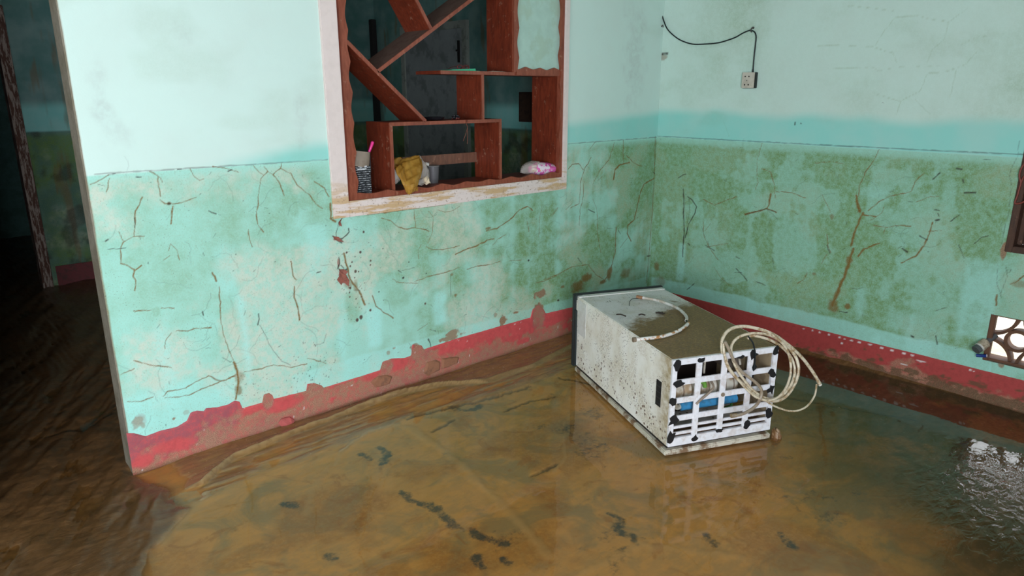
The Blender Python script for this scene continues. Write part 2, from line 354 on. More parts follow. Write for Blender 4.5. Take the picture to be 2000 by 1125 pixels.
# ------------------------------------------------------------------ LEFT WALL
HX0, HX1, HZ0, HZ1 = 1.515, 3.042, .942, 2.30
res = .0032
cvL = Canvas(axis((X_END, HX0, res), (HX0, HX1, res), (HX1, XR, res)), axis((-.03, HZ0, res), (HZ0, 1.42, res), (1.42, HZ1, .02), (HZ1, CEIL, .05)))
wetL = np.interp(cvL.U, [.55, .95, 1.45, 3.0, 3.9], [0.0, .01, .075, .13, .15])
densL = np.interp(cvL.U, [.55, .8, 1.4, 1.9, 2.4, 3.0, 3.9], [.16, .22, .28, .32, .42, .66, .85])
common_masks(cvL, densL, wetL, 11)
TH, MD, TK = .0013, .0018, .0028
for t, pts, w in [
    (T1, [(1300, 130), (1330, 165), (1380, 210)], TH), (T1, [(1380, 140), (1420, 190), (1450, 200)], TH),
    (T1, [(1520, 115), (1510, 155), (1450, 200), (1500, 260), (1540, 370)], MD),
    (T1, [(1410, 185), (1360, 235), (1340, 330), (1335, 430), (1322, 525), (1335, 590), (1375, 655)], MD),
    (T1, [(1510, 155), (1590, 195), (1640, 285), (1720, 350), (1790, 430), (1835, 470)], MD), (T1, [(1780, 260), (1850, 310), (1895, 375)], MD),
    (T1, [(435, 380), (410, 440), (378, 490), (372, 620), (368, 690), (285, 730), (265, 790), (265, 900)], MD), (T1, [(250, 650), (285, 730)], TH),
    (T1, [(368, 690), (450, 685)], TH), (T1, [(490, 180), (550, 210), (560, 300), (570, 375)], MD), (T1, [(520, 190), (580, 230), (590, 260)], TH),
    (T1, [(565, 400), (610, 435), (660, 435), (740, 425), (860, 380)], MD), (T1, [(672, 450), (655, 590)], TK),
    (T1, [(265, 900), (330, 925), (375, 950), (365, 1000), (385, 1030), (370, 1110)], TK), (T1, [(375, 950), (430, 910)], MD),
    (T1, [(1260, 630), (1270, 710), (1290, 770)], MD), (T1, [(1595, 880), (1605, 990), (1640, 1030)], MD), (T1, [(640, 800), (650, 740), (700, 800), (725, 870)], TH),
    (T1, [(600, 870), (650, 835)], TH), (T1, [(30, 280), (110, 240), (170, 205)], TH), (T1, [(180, 230), (155, 340)], TH),
    (T1, [(800, 160), (830, 210), (880, 245), (920, 235)], TH), (T1, [(980, 140), (1100, 160), (1180, 185)], MD), (T1, [(975, 970), (1000, 1000), (1010, 1035)], .008),
    (T2, [(915, 0), (925, 150), (925, 280), (945, 370), (1000, 520), (1025, 590), (1045, 650)], MD), (T2, [(1500, 0), (1500, 90), (1530, 160), (1540, 260)], TK),
    (T2, [(240, 190), (370, 185)], MD), (T2, [(460, 165), (560, 170)], MD), (T2, [(580, 345), (670, 345), (740, 325), (850, 320)], MD), (T2, [(540, 360), (490, 430), (485, 490)], TH),
    (T2, [(240, 580), (370, 610), (540, 630)], MD), (T2, [(150, 685), (250, 640)], MD), (T2, [(470, 860), (510, 820), (650, 790), (750, 735), (830, 695), (880, 725), (950, 735), (1040, 690)], MD),
    (T2, [(490, 870), (580, 860), (680, 850), (770, 800), (900, 750), (1040, 700)], MD), (T2, [(200, 895), (300, 900), (400, 860)], MD),
    (T2, [(1110, 665), (1240, 640), (1340, 610), (1480, 630), (1600, 600)], MD), (T2, [(1600, 560), (1680, 580), (1750, 600)], MD), (T2, [(1030, 590), (1050, 660), (1060, 740), (1050, 830), (1040, 880)], .007),
    (T3, [(500, 100), (570, 125), (630, 175), (700, 190), (770, 180), (870, 205)], MD), (T3, [(757, 30), (762, 100), (770, 180)], MD), (T3, [(870, 50), (905, 100), (900, 220), (860, 300)], TH),
    (T3, [(850, 325), (900, 350), (980, 350), (1060, 335), (1110, 325)], MD), (T3, [(1080, 385), (1160, 350), (1250, 320), (1320, 280), (1380, 265)], TK), (T3, [(1370, 310), (1410, 265), (1470, 235)], MD),
    (T3, [(1320, 205), (1400, 185), (1500, 120), (1580, 40), (1640, 15), (1680, 40)], TK), (T3, [(760, 600), (840, 570), (930, 545), (1030, 520), (1110, 490)], MD),
    (T3, [(1170, 505), (1250, 480), (1340, 470), (1430, 440)], MD), (T3, [(1500, 440), (1600, 430)], TH), (T3, [(585, 580), (620, 605), (680, 610), (780, 615)], MD),
    (T3, [(430, 710), (460, 790), (520, 840), (595, 885)], TK), (T3, [(205, 380), (230, 480), (250, 580), (310, 660), (350, 720), (370, 780)], .007),
    (T3, [(1700, 610), (1760, 600), (1850, 565), (1940, 510), (1990, 485)], MD), (T3, [(1640, 130), (1655, 210)], MD), (T3, [(940, 40), (1000, 55), (1060, 45), (1110, 15)], TH),
    (T3, [(1755, 0), (1735, 120), (1730, 250)], TH), (T3, [(790, 420), (790, 350), (810, 315)], MD), (T3, [(1880, 20), (1830, 80)], TH), (T3, [(780, 985), (860, 930)], TH),
    (T3, [(100, -10), (105, 110), (140, 130)], .007), (T3, [(100, 105), (300, 82), (500, 62), (750, 30), (1000, -2)], .004),
    (T4, [(820, 155), (775, 230), (755, 300), (745, 440), (690, 470)], MD), (T4, [(775, 300), (765, 430), (750, 480), (745, 580)], MD), (T4, [(770, 230), (740, 190), (700, 195), (675, 225)], MD),
    (T4, [(965, 60), (930, 170), (870, 240), (830, 320)], MD), (T4, [(890, 270), (860, 300)], TH), (T4, [(1020, 45), (1020, 185)], MD), (T4, [(1060, 185), (1000, 200), (970, 225), (960, 290)], .010),
    (T4, [(1040, 140), (1090, 190), (1140, 210)], MD), (T4, [(1215, 285), (1150, 320), (1130, 370), (1110, 450), (1090, 540), (1050, 580), (1045, 630), (1070, 680)], .006),
    (T4, [(830, 415), (855, 480), (860, 650), (880, 750)], MD), (T4, [(700, 440), (660, 480)], TH), (T4, [(975, 590), (970, 740), (940, 870), (900, 930)], .006),
    (T4, [(520, 920), (600, 890), (700, 840), (800, 825), (850, 890), (900, 920)], MD), (T4, [(850, 50), (810, 100)], TH), (T4, [(1120, 285), (1145, 310)], TH), (T4, [(1050, 655), (1000, 720)], TH),
    (T4, [(610, 470), (575, 520)], TH), (T4, [(1222, 20), (1214, 300), (1200, 520), (1180, 780), (1165, 940)], .004)]:
    cvL.stroke('ochre', LW(t, pts), w if w < .003 else w * .55, 1.0, .004, int(pts[0][0] + pts[0][1]))
for t, pts, w in [
    (T3, [(200, 100), (165, 140), (145, 220), (145, 250)], .004), (T3, [(120, 245), (150, 270), (190, 265), (250, 215), (245, 185)], .006), (T3, [(150, 270), (190, 295)], .005),
    (T3, [(165, 410), (170, 460), (160, 500)], .006), (T3, [(185, 470), (205, 495)], .004), (T3, [(165, 500), (190, 530), (230, 505)], .006),
    (T2, [(1220, 210), (1222, 250), (1215, 300)], .004), (T2, [(1230, 300), (1310, 460), (1400, 580), (1470, 610)], .0018), (T2, [(1750, 370), (1730, 440), (1650, 460)], .0015), (T2, [(940, 550), (1000, 590)], .002),
    (T2, [(780, 195), (788, 225)], .004), (T1, [(950, 488), (1010, 510)], .004), (T1, [(370, 540), (375, 620)], .004), (T1, [(160, 785), (220, 780), (300, 780)], .003), (T1, [(140, 725), (160, 712)], .005),
    (T1, [(1795, 970), (1825, 960)], .004), (T3, [(880, 975), (925, 990)], .004), (T3, [(285, 665), (330, 668)], .0025), (T3, [(865, 1050), (880, 1085), (885, 1115)], .007), (T3, [(630, 515), (660, 530)], .005), (T3, [(660, 515), (760, 490)], .0018),
    (T9, [(1105, 385), (1095, 450)], .004), (T3, [(1040, 540), (1040, 720)], .0018), (T4, [(800, 478), (840, 498)], .004), (T4, [(990, 610), (1002, 635)], .005), (T3, [(0, 525), (25, 520)], .004), (T4, [(920, 600), (950, 600)], .003),
    (T1, [(170, 205), (220, 200)], .004), (T1, [(385, 224), (425, 226)], .004), (T1, [(1100, 178), (1130, 165)], .004), (T1, [(705, 163), (735, 160)], .004), (T1, [(410, 680), (418, 710)], .004),
    (T4, [(1205, 245), (1235, 262)], .004), (T4, [(1170, 772), (1195, 772)], .005), (T4, [(735, 785), (760, 820)], .004)]:
    cvL.stroke('dark', LW(t, pts), w * .5, .9, .003, int(pts[0][0]))
cvL.stroke('dark', LW(PX, [(185, 340), (640, 312)]) , .0022, .5, .002, 3); cvL.stroke('dark', LW(PX, [(1110, 281), (1283, 268)]), .0022, .55, .002, 4)
def lblob(k, t, x, y, rx, ry, st, rough=.5, sc=14, soft=.5):
    (u, z), (u2, _), (_, z2) = LW(t, [(x, y), (x + rx, y), (x, y + ry)])
    cvL.blob(k, (u, z), abs(u2 - u), abs(z2 - z), st, rough, sc, int(x), soft)
for a in [(T3, 540, 470, 130, 85, .62), (T3, 640, 690, 170, 120, .42), (T3, 280, 800, 80, 170, .55), (T3, 1100, 180, 140, 100, .4), (T3, 1450, 110, 160, 80, .5), (T3, 820, 400, 60, 80, .45),
          (T1, 1600, 400, 60, 160, .5), (T1, 1640, 900, 60, 200, .4), (T4, 1130, 450, 55, 110, .75), (T4, 530, 560, 90, 120, .5), (T1, 320, 880, 60, 50, .4), (T4, 960, 250, 40, 70, .5), (T2, 420, 190, 45, 50, .4), (T1, 600, 960, 180, 90, .32)]:
    lblob('dirt', *a)
for a in [(T4, 790, 910, 32, 30, .9), (T4, 735, 965, 50, 38, .85), (T4, 935, 880, 18, 45, .9), (T4, 1035, 880, 35, 35, .6), (T4, 890, 935, 22, 14, .9), (T4, 640, 965, 14, 10, .8), (T3, 1330, 185, 30, 14, .8),
          (T3, 1080, 705, 18, 22, .8), (T2, 1070, 700, 40, 50, .5), (T2, 1060, 810, 30, 40, .7), (T3, 250, 620, 35, 50, .5), (T3, 300, 640, 25, 60, .6), (T1, 640, 430, 20, 14, .7), (T3, 1050, 545, 16, 18, .7)]:
    lblob('ochre', *a, .5, 30)
for x, y, r in [(360, 212, 9), (335, 370, 9), (415, 437, 7), (413, 470, 6), (270, 448, 7), (256, 480, 7), (297, 520, 11), (320, 522, 6), (228, 372, 7), (256, 650, 9), (250, 685, 6), (252, 720, 6), (302, 735, 5),
                (340, 878, 14), (310, 900, 12), (413, 823, 9), (842, 772, 8), (293, 405, 5), (343, 718, 5), (290, 570, 5)]:
    lblob('dark', T3, x, y, r, r * 1.25, .8, .08, 14, .3); lblob('red', T3, x, y, r, r * 1.2, .6, .05, 14, .3)
for x, y, r in [(670, 570, 10), (850, 537, 6), (480, 680, 6), (510, 343, 6), (715, 448, 5), (1650, 435, 9), (1882, 747, 9), (65, 162, 4)]: lblob('dark', T3, x, y, r, r, .95, .4, 30, .3)
for x, y, r in [(640, 432, 14), (475, 403, 6), (120, 313, 6), (500, 267, 6), (885, 355, 5), (1425, 505, 5), (1388, 563, 5), (1470, 885, 6)]: lblob('dark', T1, x, y, r, r * .7, .8, .4, 30, .3)
rs = np.random.RandomState(5)
for _ in range(60): lblob('dark', T3, rs.normal(290, 110), rs.uniform(280, 920), rs.uniform(2, 4.5), rs.uniform(2, 5), .75, .1, 14, .3)
for _ in range(46): lblob('dark', T2, rs.uniform(1480, 1860), rs.uniform(430, 760), rs.uniform(2, 5), rs.uniform(3, 9), .7, .3, 30, .3)
for _ in range(50): lblob('dark', T2, rs.uniform(1080, 1560), rs.uniform(680, 900), rs.uniform(2, 4), rs.uniform(2, 7), .55, .3, 30, .3)
for a in [(PX, 195, 205, 26, 70, .30), (PX, 230, 260, 30, 40, .2), (PX, 590, 230, 18, 60, .2), (PX, 1240, 110, 22, 120, .3), (PX, 360, 60, 22, 30, .15)]: lblob('smudge', *a, .8, 16, .8)
# plaster showing where the paint has come away
for a in [(T4, 500, 1010, 38, 26, 1.), (T4, 485, 1105, 34, 34, 1.), (T3, 1450, 900, 28, 40, 1.), (T3, 1550, 843, 24, 10, 1.), (T3, 1060, 1005, 50, 28, .9), (T3, 1040, 1040, 80, 22, .9), (T9, 445, 470, 42, 30, .8),
          (T8, 400, 552, 15, 12, .9), (T8, 500, 500, 28, 20, .35), (T8, 120, 590, 60, 50, .55), (T3, 1880, 745, 8, 8, .6), (T9, 280, 480, 14, 8, .7), (T9, 235, 515, 14, 20, .6), (T3, 1440, 940, 12, 12, .9), (T3, 1390, 860, 12, 16, .6)]:
    lblob('bare', *a[:5], a[5], .7, 40, .25)
for a in [(T3, 190, 540, 22, 22, .9), (T3, 205, 592, 40, 28, .9), (T3, 150, 265, 22, 10, .8), (T3, 175, 150, 10, 20, .7), (T3, 165, 450, 10, 30, .7), (T8, 130, 560, 50, 40, .25)]: lblob('red', *a, .7, 40, .25)
# pale streaks where water has run down, and the rinsed band just above the skirting
for t, x0, y0, x1, y1, s in [(T2, 1045, 60, 1165, 660, .95), (T2, 1110, 640, 1170, 770, .8), (T2, 1850, 250, 1905, 640, .7), (T3, 150, 880, 210, 1124, .7), (T3, 365, 820, 505, 1100, .85), (T3, 900, 690, 1005, 930, .8),
                             (T2, 380, 320, 600, 1000, .5), (T1, 1700, 600, 1900, 1000, .5), (T3, 220, 90, 480, 330, .55), (T3, 870, 380, 1000, 640, .4), (T1, 950, 760, 1180, 1100, .4), (T3, 690, 620, 780, 680, .4), (T3, 1720, 0, 1760, 400, .3)]:
    p, q = LW(t, [(x0, y0), (x1, y1)]); cvL.rect('clean', p[0], q[0], q[1], p[1], s * .9, .022, 6, .022, int(x0))
cvL.rect('clean', 1.25, 3.9, .13, .243, .55, .008, 8, .008, 3); cvL.rect('clean', X_END, 1.0, .13, .34, .55, .03, 6, .03, 4)
cvL.m['dirt'] *= (1 - .85 * cvL.m['clean']); cvL.m['grime'] *= (1 - .8 * cvL.m['clean'])
fine_cracks(cvL, 170, 3, .18, 1.19, .6)
# rust-brown line along the arris of the wall end
cvL.m['ochre'] = np.maximum(cvL.m['ochre'], .8 * (1 - ss(.002, .009 , cvL.U - X_END + .006 * (fbm(cvL.Z * 14, cvL.Z * 0, 3, 8) - .4))))
disp = .0016 * (fbm(cvL.U * 2, cvL.Z * 2, 3, 2) - .5) - .0022 * cvL.m['bare'] - .0010 * cvL.m['ochre']
core = MB(); b0, b1 = YL + .004, YL + .11
for x0, x1, z0, z1 in [(X_END, HX0, -.03, CEIL), (HX1, XR + .12, -.03, CEIL), (HX0, HX1, -.03, HZ0), (HX0, HX1, HZ1, CEIL)]: core.box(x0, x1, b0, b1, z0, z1)
core.box(X_END - .0015, X_END + .004, YL + .0005, b1, -.03, CEIL)
wl = grid_mesh('wall_left', cvL, lambda u, z, d: np.stack([u, YL - d, z], -1), disp, [(HX0, HX1, HZ0, HZ1)], [m_wall, m_edge], core)
tag(wl, 'mint green plaster wall with flood line, cracks and the shelf opening', 'wall', kind='structure')

# curled flakes of old paint under the opening's corner
m_flake = simple('old_red_brown_paint_flake', (.30, .10, .07), .7, dirt=(.10, .05, .04), dscale=60)
for k, (poly, curl) in enumerate([([(150, 585), (180, 530), (215, 545), (245, 590), (235, 635), (200, 600), (180, 625)], .012), ([(165, 505), (200, 500), (230, 520), (205, 560), (175, 550)], .010),
                                  ([(118, 245), (160, 250), (200, 290), (165, 285), (130, 272)], .008), ([(195, 100), (172, 130), (185, 168), (168, 158), (158, 135)], .009)]):
    q = LW(T3, poly); cx = sum(p[0] for p in q) / len(q); cz = sum(p[1] for p in q) / len(q)
    mb = MB(); v = [(cx, YL - .002, cz)] + [(x, YL - .001 - curl * (0.2 + .8 * ((i * 37) % 5) / 4), z) for i, (x, z) in enumerate(q)]
    v += [(x, y + .0012, z) for x, y, z in v]; n_ = len(q)
    f = [(0, i + 1, (i + 1) % n_ + 1) for i in range(n_)] + [(n_ + 1, n_ + 1 + (i + 1) % n_ + 1, n_ + 1 + i + 1) for i in range(n_)]
    f += [(i + 1, n_ + 2 + i, n_ + 2 + (i + 1) % n_, (i + 1) % n_ + 1) for i in range(n_)]
    mb.add(v, f).build('paint_flake', m_flake, wl)

# ------------------------------------------------------------------ RIGHT WALL
VZ0, VZ1, VY1, VY0 = .212, .450, .853, .375     # breeze-block vent (two blocks)
WZ0, WZ1, WY1, WY0 = .765, 2.05, .848, -.55     # window
U = lambda y: YL - y
res = .0040
cvR = Canvas(axis((0, U(VY1), res), (U(VY1), U(VY0), res), (U(VY0), U(0.0), .01), (U(0.0), U(WY0), .05), (U(WY0), U(-2.0), .1), (U(WY1), U(WY1) + .004, .004)),
             axis((-.03, VZ0, res), (VZ0, VZ1, res), (VZ1, WZ0, res), (WZ0, 1.46, res), (1.46, 2.0, .008), (2.0, WZ1, .02), (WZ1, CEIL, .05)))
common_masks(cvR, np.interp(cvR.U, [0, .3, 1.6, 2.2, 4], [.95, 1.05, 1.0, .85, .7]), np.full(cvR.U.shape, .17), 31)  # real dirt, made denser to paint the wall dimmer and greener
for t, pts, w in [
    (T5, [(640, 140), (620, 220), (612, 290), (620, 350), (605, 400)], TH), (T5, [(640, 280), (690, 300), (710, 370), (715, 440)], MD), (T5, [(720, 405), (800, 410), (880, 440)], MD),
    (T5, [(500, 435), (430, 460), (380, 480), (320, 450)], MD), (T5, [(690, 420), (680, 480), (665, 500)], .006), (T5, [(930, 250), (1010, 240), (1090, 250)], TH), (T5, [(970, 420), (1000, 480), (1020, 520)], TH),
    (T5, [(550, 530), (610, 515), (665, 500), (720, 520)], .007), (T5, [(1000, 640), (1005, 700), (1020, 740)], MD), (T5, [(1000, 750), (970, 800)], MD), (T5, [(890, 850), (870, 890), (840, 910)], MD),
    (T5, [(320, 560), (320, 640), (350, 710), (400, 780)], MD), (T5, [(360, 580), (330, 620)], TH), (T5, [(340, 710), (460, 690)], TH), (T5, [(380, 820), (410, 870), (460, 920)], TH),
    (T6, [(280, 100), (250, 160), (215, 210), (190, 270), (183, 315)], MD), (T6, [(175, 315), (178, 350), (190, 390)], .009), (T6, [(205, 395), (180, 450), (160, 500), (150, 550)], .007),
    (T6, [(160, 565), (135, 640), (115, 700), (85, 770), (60, 830)], .013), (T6, [(180, 600), (210, 565), (280, 540)], .006), (T6, [(230, 385), (280, 345), (340, 315), (430, 300), (450, 250), (490, 210)], MD),
    (T6, [(255, 455), (310, 465), (380, 455), (430, 460)], MD), (T6, [(310, 465), (300, 500)], TH), (T6, [(385, 630), (450, 600), (490, 550), (510, 500), (530, 440)], .0045), (T6, [(200, 405), (260, 415)], .005),
    (T6, [(240, 430), (290, 400), (300, 370)], TH), (T6, [(450, 345), (520, 320), (560, 320)], TH), (T6, [(510, 485), (570, 480)], TH), (T6, [(830, 780), (825, 830)], .005), (T6, [(955, 690), (920, 720), (890, 730)], .004),
    (T5, [(52, 150), (45, 400), (25, 700), (10, 890)], .003)]:
    cvR.stroke('ochre', RW(t, pts), w if w < .003 else w * .66, 1.0, .004, int(pts[0][0] + pts[0][1]))
for t, pts, w, s in [
    (T5, [(550, 530), (610, 515), (665, 500), (720, 520)], .004, .7), (T5, [(665, 500), (700, 530), (730, 560)], .003, .6), (T5, [(500, 830), (540, 870), (560, 895)], .006, .85), (T5, [(490, 850), (530, 850)], .004, .8), (T5, [(610, 900), (660, 920)], .005, .8),
    (T5, [(210, 392), (214, 470), (210, 520), (215, 600), (210, 690), (207, 765)], .0075, .95), (T5, [(233, 432), (262, 455), (282, 488), (275, 520), (240, 585), (220, 660)], .006, .9), (T5, [(240, 440), (245, 520), (228, 590)], .004, .6),
    (T5, [(180, 332), (205, 316), (225, 310)], .005, .95), (T5, [(230, 945), (270, 910)], .004, .9), (T5, [(1000, 700), (1015, 745)], .004, .8), (T5, [(330, 700), (380, 730)], .005, .7), (T5, [(345, 680), (355, 720)], .004, .7),
    (T5, [(235, 690), (245, 700)], .006, .9), (T5, [(700, 770), (705, 820)], .003, .7), (T5, [(310, 600), (330, 660)], .003, .6), (T5, [(500, 765), (520, 775)], .005, .8),
    (T6, [(680, 303), (730, 303)], .006, .95), (T6, [(470, 505), (505, 525)], .006, .9), (T6, [(388, 563), (412, 580)], .007, .95), (T6, [(530, 240), (565, 210)], .005, .85), (T6, [(615, 435), (655, 405)], .004, .9),
    (T6, [(725, 540), (760, 512), (790, 505)], .005, .85), (T6, [(645, 190), (668, 193)], .006, .95), (T6, [(670, 240), (674, 255)], .006, .9), (T6, [(545, 430), (560, 428)], .009, .95), (T6, [(540, 383), (560, 383)], .005, .9),
    (T6, [(555, 400), (558, 412)], .005, .9), (T6, [(650, 545), (665, 580), (678, 610)], .003, .8), (T6, [(860, 500), (885, 400), (900, 270), (890, 215), (930, 120), (935, 60)], .0022, .55), (T6, [(870, 645), (880, 690), (850, 770)], .003, .5),
    (T6, [(835, 640), (830, 730), (850, 790)], .003, .5), (T6, [(545, 970), (550, 1010)], .005, .9), (T6, [(430, 972), (440, 976)], .009, .95), (T6, [(95, 858), (130, 862)], .004, .9), (T6, [(545, 853), (590, 840)], .003, .8), (T6, [(765, 145), (800, 150)], .004, .8),
    (T6, [(150, 745), (180, 752), (205, 745)], .0025, .7), (T6, [(40, 560), (50, 590)], .004, .8), (T6, [(370, 560), (385, 550)], .003, .8), (T7, [(760, 665), (758, 678)], .006, .9), (T7, [(788, 668), (790, 671)], .005, .9),
    (T7, [(22, 296), (45, 292), (66, 290)], .010, .95), (T7, [(1230, 556), (1240, 560)], .003, .6)]:
    cvR.stroke('dark', RW(t, pts), w * .5, s, .003, int(pts[0][0]))
for pts in [[(880, 250), (1000, 245), (1180, 255), (1290, 290), (1310, 340)], [(1190, 250), (1240, 170), (1300, 95), (1420, 85), (1500, 105), (1590, 120), (1690, 50)], [(1590, 120), (1570, 210), (1500, 270), (1475, 340)],
            [(960, 370), (1190, 370), (1210, 385), (1340, 360), (1540, 355)], [(1330, 550), (1440, 490), (1475, 400), (1590, 385), (1680, 350), (1740, 285)], [(1200, 510), (1330, 550)], [(1630, 385), (1600, 530)],
            [(1650, 245), (1760, 195), (1900, 185)], [(1040, 30), (1180, 45), (1290, 60)], [(1330, 550), (1310, 620)], [(1410, 540), (1490, 620)], [(370, 660), (400, 740)]]:
    cvR.stroke('dirt', RW(T7, pts), .0016, .28, .003, int(pts[0][0]))
cvR.stroke('dark', RW(PX, [(1283, 266), (1640, 285), (2000, 302)]), .0024, .6, .002, 5)
def rblob(k, t, x, y, rx, ry, st, rough=.5, sc=14, soft=.5):
    (u, z), (u2, _), (_, z2) = RW(t, [(x, y), (x + rx, y), (x, y + ry)])
    cvR.blob(k, (u, z), abs(u2 - u), abs(z2 - z), st, rough, sc, int(x), soft)
for a in [(T5, 370, 530, 60, 50, .6), (T5, 620, 730, 130, 50, .55), (T5, 340, 750, 130, 130, .55), (T5, 560, 250, 60, 60, .5), (T6, 120, 650, 120, 200, .4), (T6, 600, 690, 100, 80, .5), (T6, 560, 870, 90, 80, .45), (T6, 705, 900, 40, 60, .6), (T5, 860, 590, 60, 40, .5), (T6, 720, 460, 60, 25, .6), (T5, 480, 500, 200, 120, .35)]:
    rblob('dirt', *a)
for a in [(T6, 130, 832, 14, 16, .9), (T6, 65, 830, 28, 40, .8), (T6, 140, 620, 18, 30, .8), (T6, 60, 415, 10, 16, .6), (T5, 62, 812, 16, 30, .7), (T6, 930, 730, 40, 20, .5), (T5, 928, 858, 14, 10, .7), (T5, 80, 900, 30, 30, .5)]:
    rblob('ochre', *a, .5, 30)
for a in [(T6, 862, 575, 16, 42, 1.), (T6, 850, 1100, 18, 22, .9), (T7, 45, 310, 26, 16, .6)]: rblob('bare', *a, .3, 30, .25)
for u0, u1, st in [(0.02, 2.1, .75), (2.1, 4.5, .5)]: cvR.rect('clean', u0, u1, .13, .245, st, .008, 8, .014, 9)
for x0, y0, x1, y1, s in [(700, 600, 790, 1000, .5), (330, 840, 440, 960, .4), (200, 280, 330, 340, .35), (180, 740, 205, 880, .5)]:
    p, q = RW(T6, [(x0, y0), (x1, y1)]); cvR.rect('clean', p[0], q[0], q[1], p[1], s, .02, 6, .015, int(x0))
p, q = RW(T5, [(185, 690), (210, 900)]); cvR.rect('clean', p[0], q[0], q[1], p[1], .7, .012, 6, .01, 2)
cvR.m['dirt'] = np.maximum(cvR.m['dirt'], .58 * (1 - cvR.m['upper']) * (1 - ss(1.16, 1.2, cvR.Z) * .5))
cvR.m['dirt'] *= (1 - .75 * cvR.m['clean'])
cvR.m['dirt'] += cvR.m['upper'] * (1 - cvR.m['wet']) * (.10 + .22 * ss(.4, .7, fbm(cvR.U * 2, cvR.Z * 1.5, 4, 77)))  # olive wash painting the weaker, greenish bounce light on the upper wall
fine_cracks(cvR, 130, 13, .2, 1.19, .6)
disp = .0016 * (fbm(cvR.U * 2, cvR.Z * 2, 3, 12) - .5) - .002 * cvR.m['bare'] - .0008 * cvR.m['ochre']
core = MB(); x0, x1 = XR + .004, XR + .12
for ya, yb, za, zb in [(WY1, YL + .11, VZ1, CEIL), (VY1, YL + .11, -.03, VZ1), (-2.0, WY0, VZ1, CEIL), (WY0, WY1, VZ1, WZ0), (WY0, WY1, WZ1, CEIL), (VY0, VY1, -.03, VZ0), (-2.0, VY0, -.03, VZ1)]:
    core.box(x0, x1, ya, yb, za, zb)
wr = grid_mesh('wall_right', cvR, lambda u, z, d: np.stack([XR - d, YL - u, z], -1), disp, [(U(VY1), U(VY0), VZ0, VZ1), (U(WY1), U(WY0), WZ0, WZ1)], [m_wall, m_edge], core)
tag(wr, 'mint green plaster wall with socket, vent and ochre crack stain', 'wall', kind='structure')

# ------------------------------------------------------------------ red painted skirtings
def skirting_material(name, base):
    n = NT(name); A = {k: n.attr(k) for k in ('bare', 'purple', 'mud', 'white')}
    fine = n.noise(330, 3, .7); med = n.noise(45, 5, .65)
    c = n.mix(n.ramp(med, .4, .65, 0, .5), base, tuple(v * .72 for v in base))
    c = n.mix(n.mul(A['purple'], n.ramp(n.math('ADD', n.math('MULTIPLY', fine, .6), n.math('MULTIPLY', med, .5)), .42, .62, .3, 1)), c, (.28, .09, .11))
    sand = n.mix(n.ramp(fine, .38, .62), (.50, .30, .185), (.20, .10, .065)); sand = n.mix(n.ramp(n.noise(16, 4), .5, .7, 0, .5), sand, (.36, .10, .08))
    c = n.mix(n.mul(A['bare'], n.ramp(n.math('ADD', n.math('MULTIPLY', fine, .5), n.math('MULTIPLY', med, .5)), .38, .56, .35, 1)), c, sand)
    c = n.mix(n.mul(A['mud'], n.ramp(fine, .25, .6, .5, 1)), c, (.10, .065, .03))
    c = n.mix(A['white'], c, (.8, .78, .76))
    return n.done(n.bsdf(c, .6, .3, 0, n.bump(n.math('ADD', fine, med), .35, .003)))
def skirting(name, u0, u1, top_pts, to_world, mat, masks, step=.005, seed=0):
    u = axis((u0, u1, step)); t = np.linspace(0, 1, 36); cv = Canvas(u, t)
    tp = np.array(sorted(top_pts)); top = np.interp(u, tp[:, 0], tp[:, 1]) + .0025 * (fbm(u * 60, u * 0, 3, seed) - .5)
    ZZ = -.03 + (top[None, :] + .03) * cv.Z
    masks(cv, ZZ, top)
    d = .004 + .0016 * (fbm(cv.U * 30, ZZ * 30, 4, seed) - .5) - .0022 * cv.m['bare']; d[-1, :] = .0
    o = grid_mesh(name, cv, lambda U_, Z_, D: to_world(U_, ZZ, D), d, [], mat)
    return o
m_skL = skirting_material('worn_red_skirting_paint', (.58, .085, .085)); m_skR = skirting_material('dull_red_skirting_paint', (.40, .055, .05))
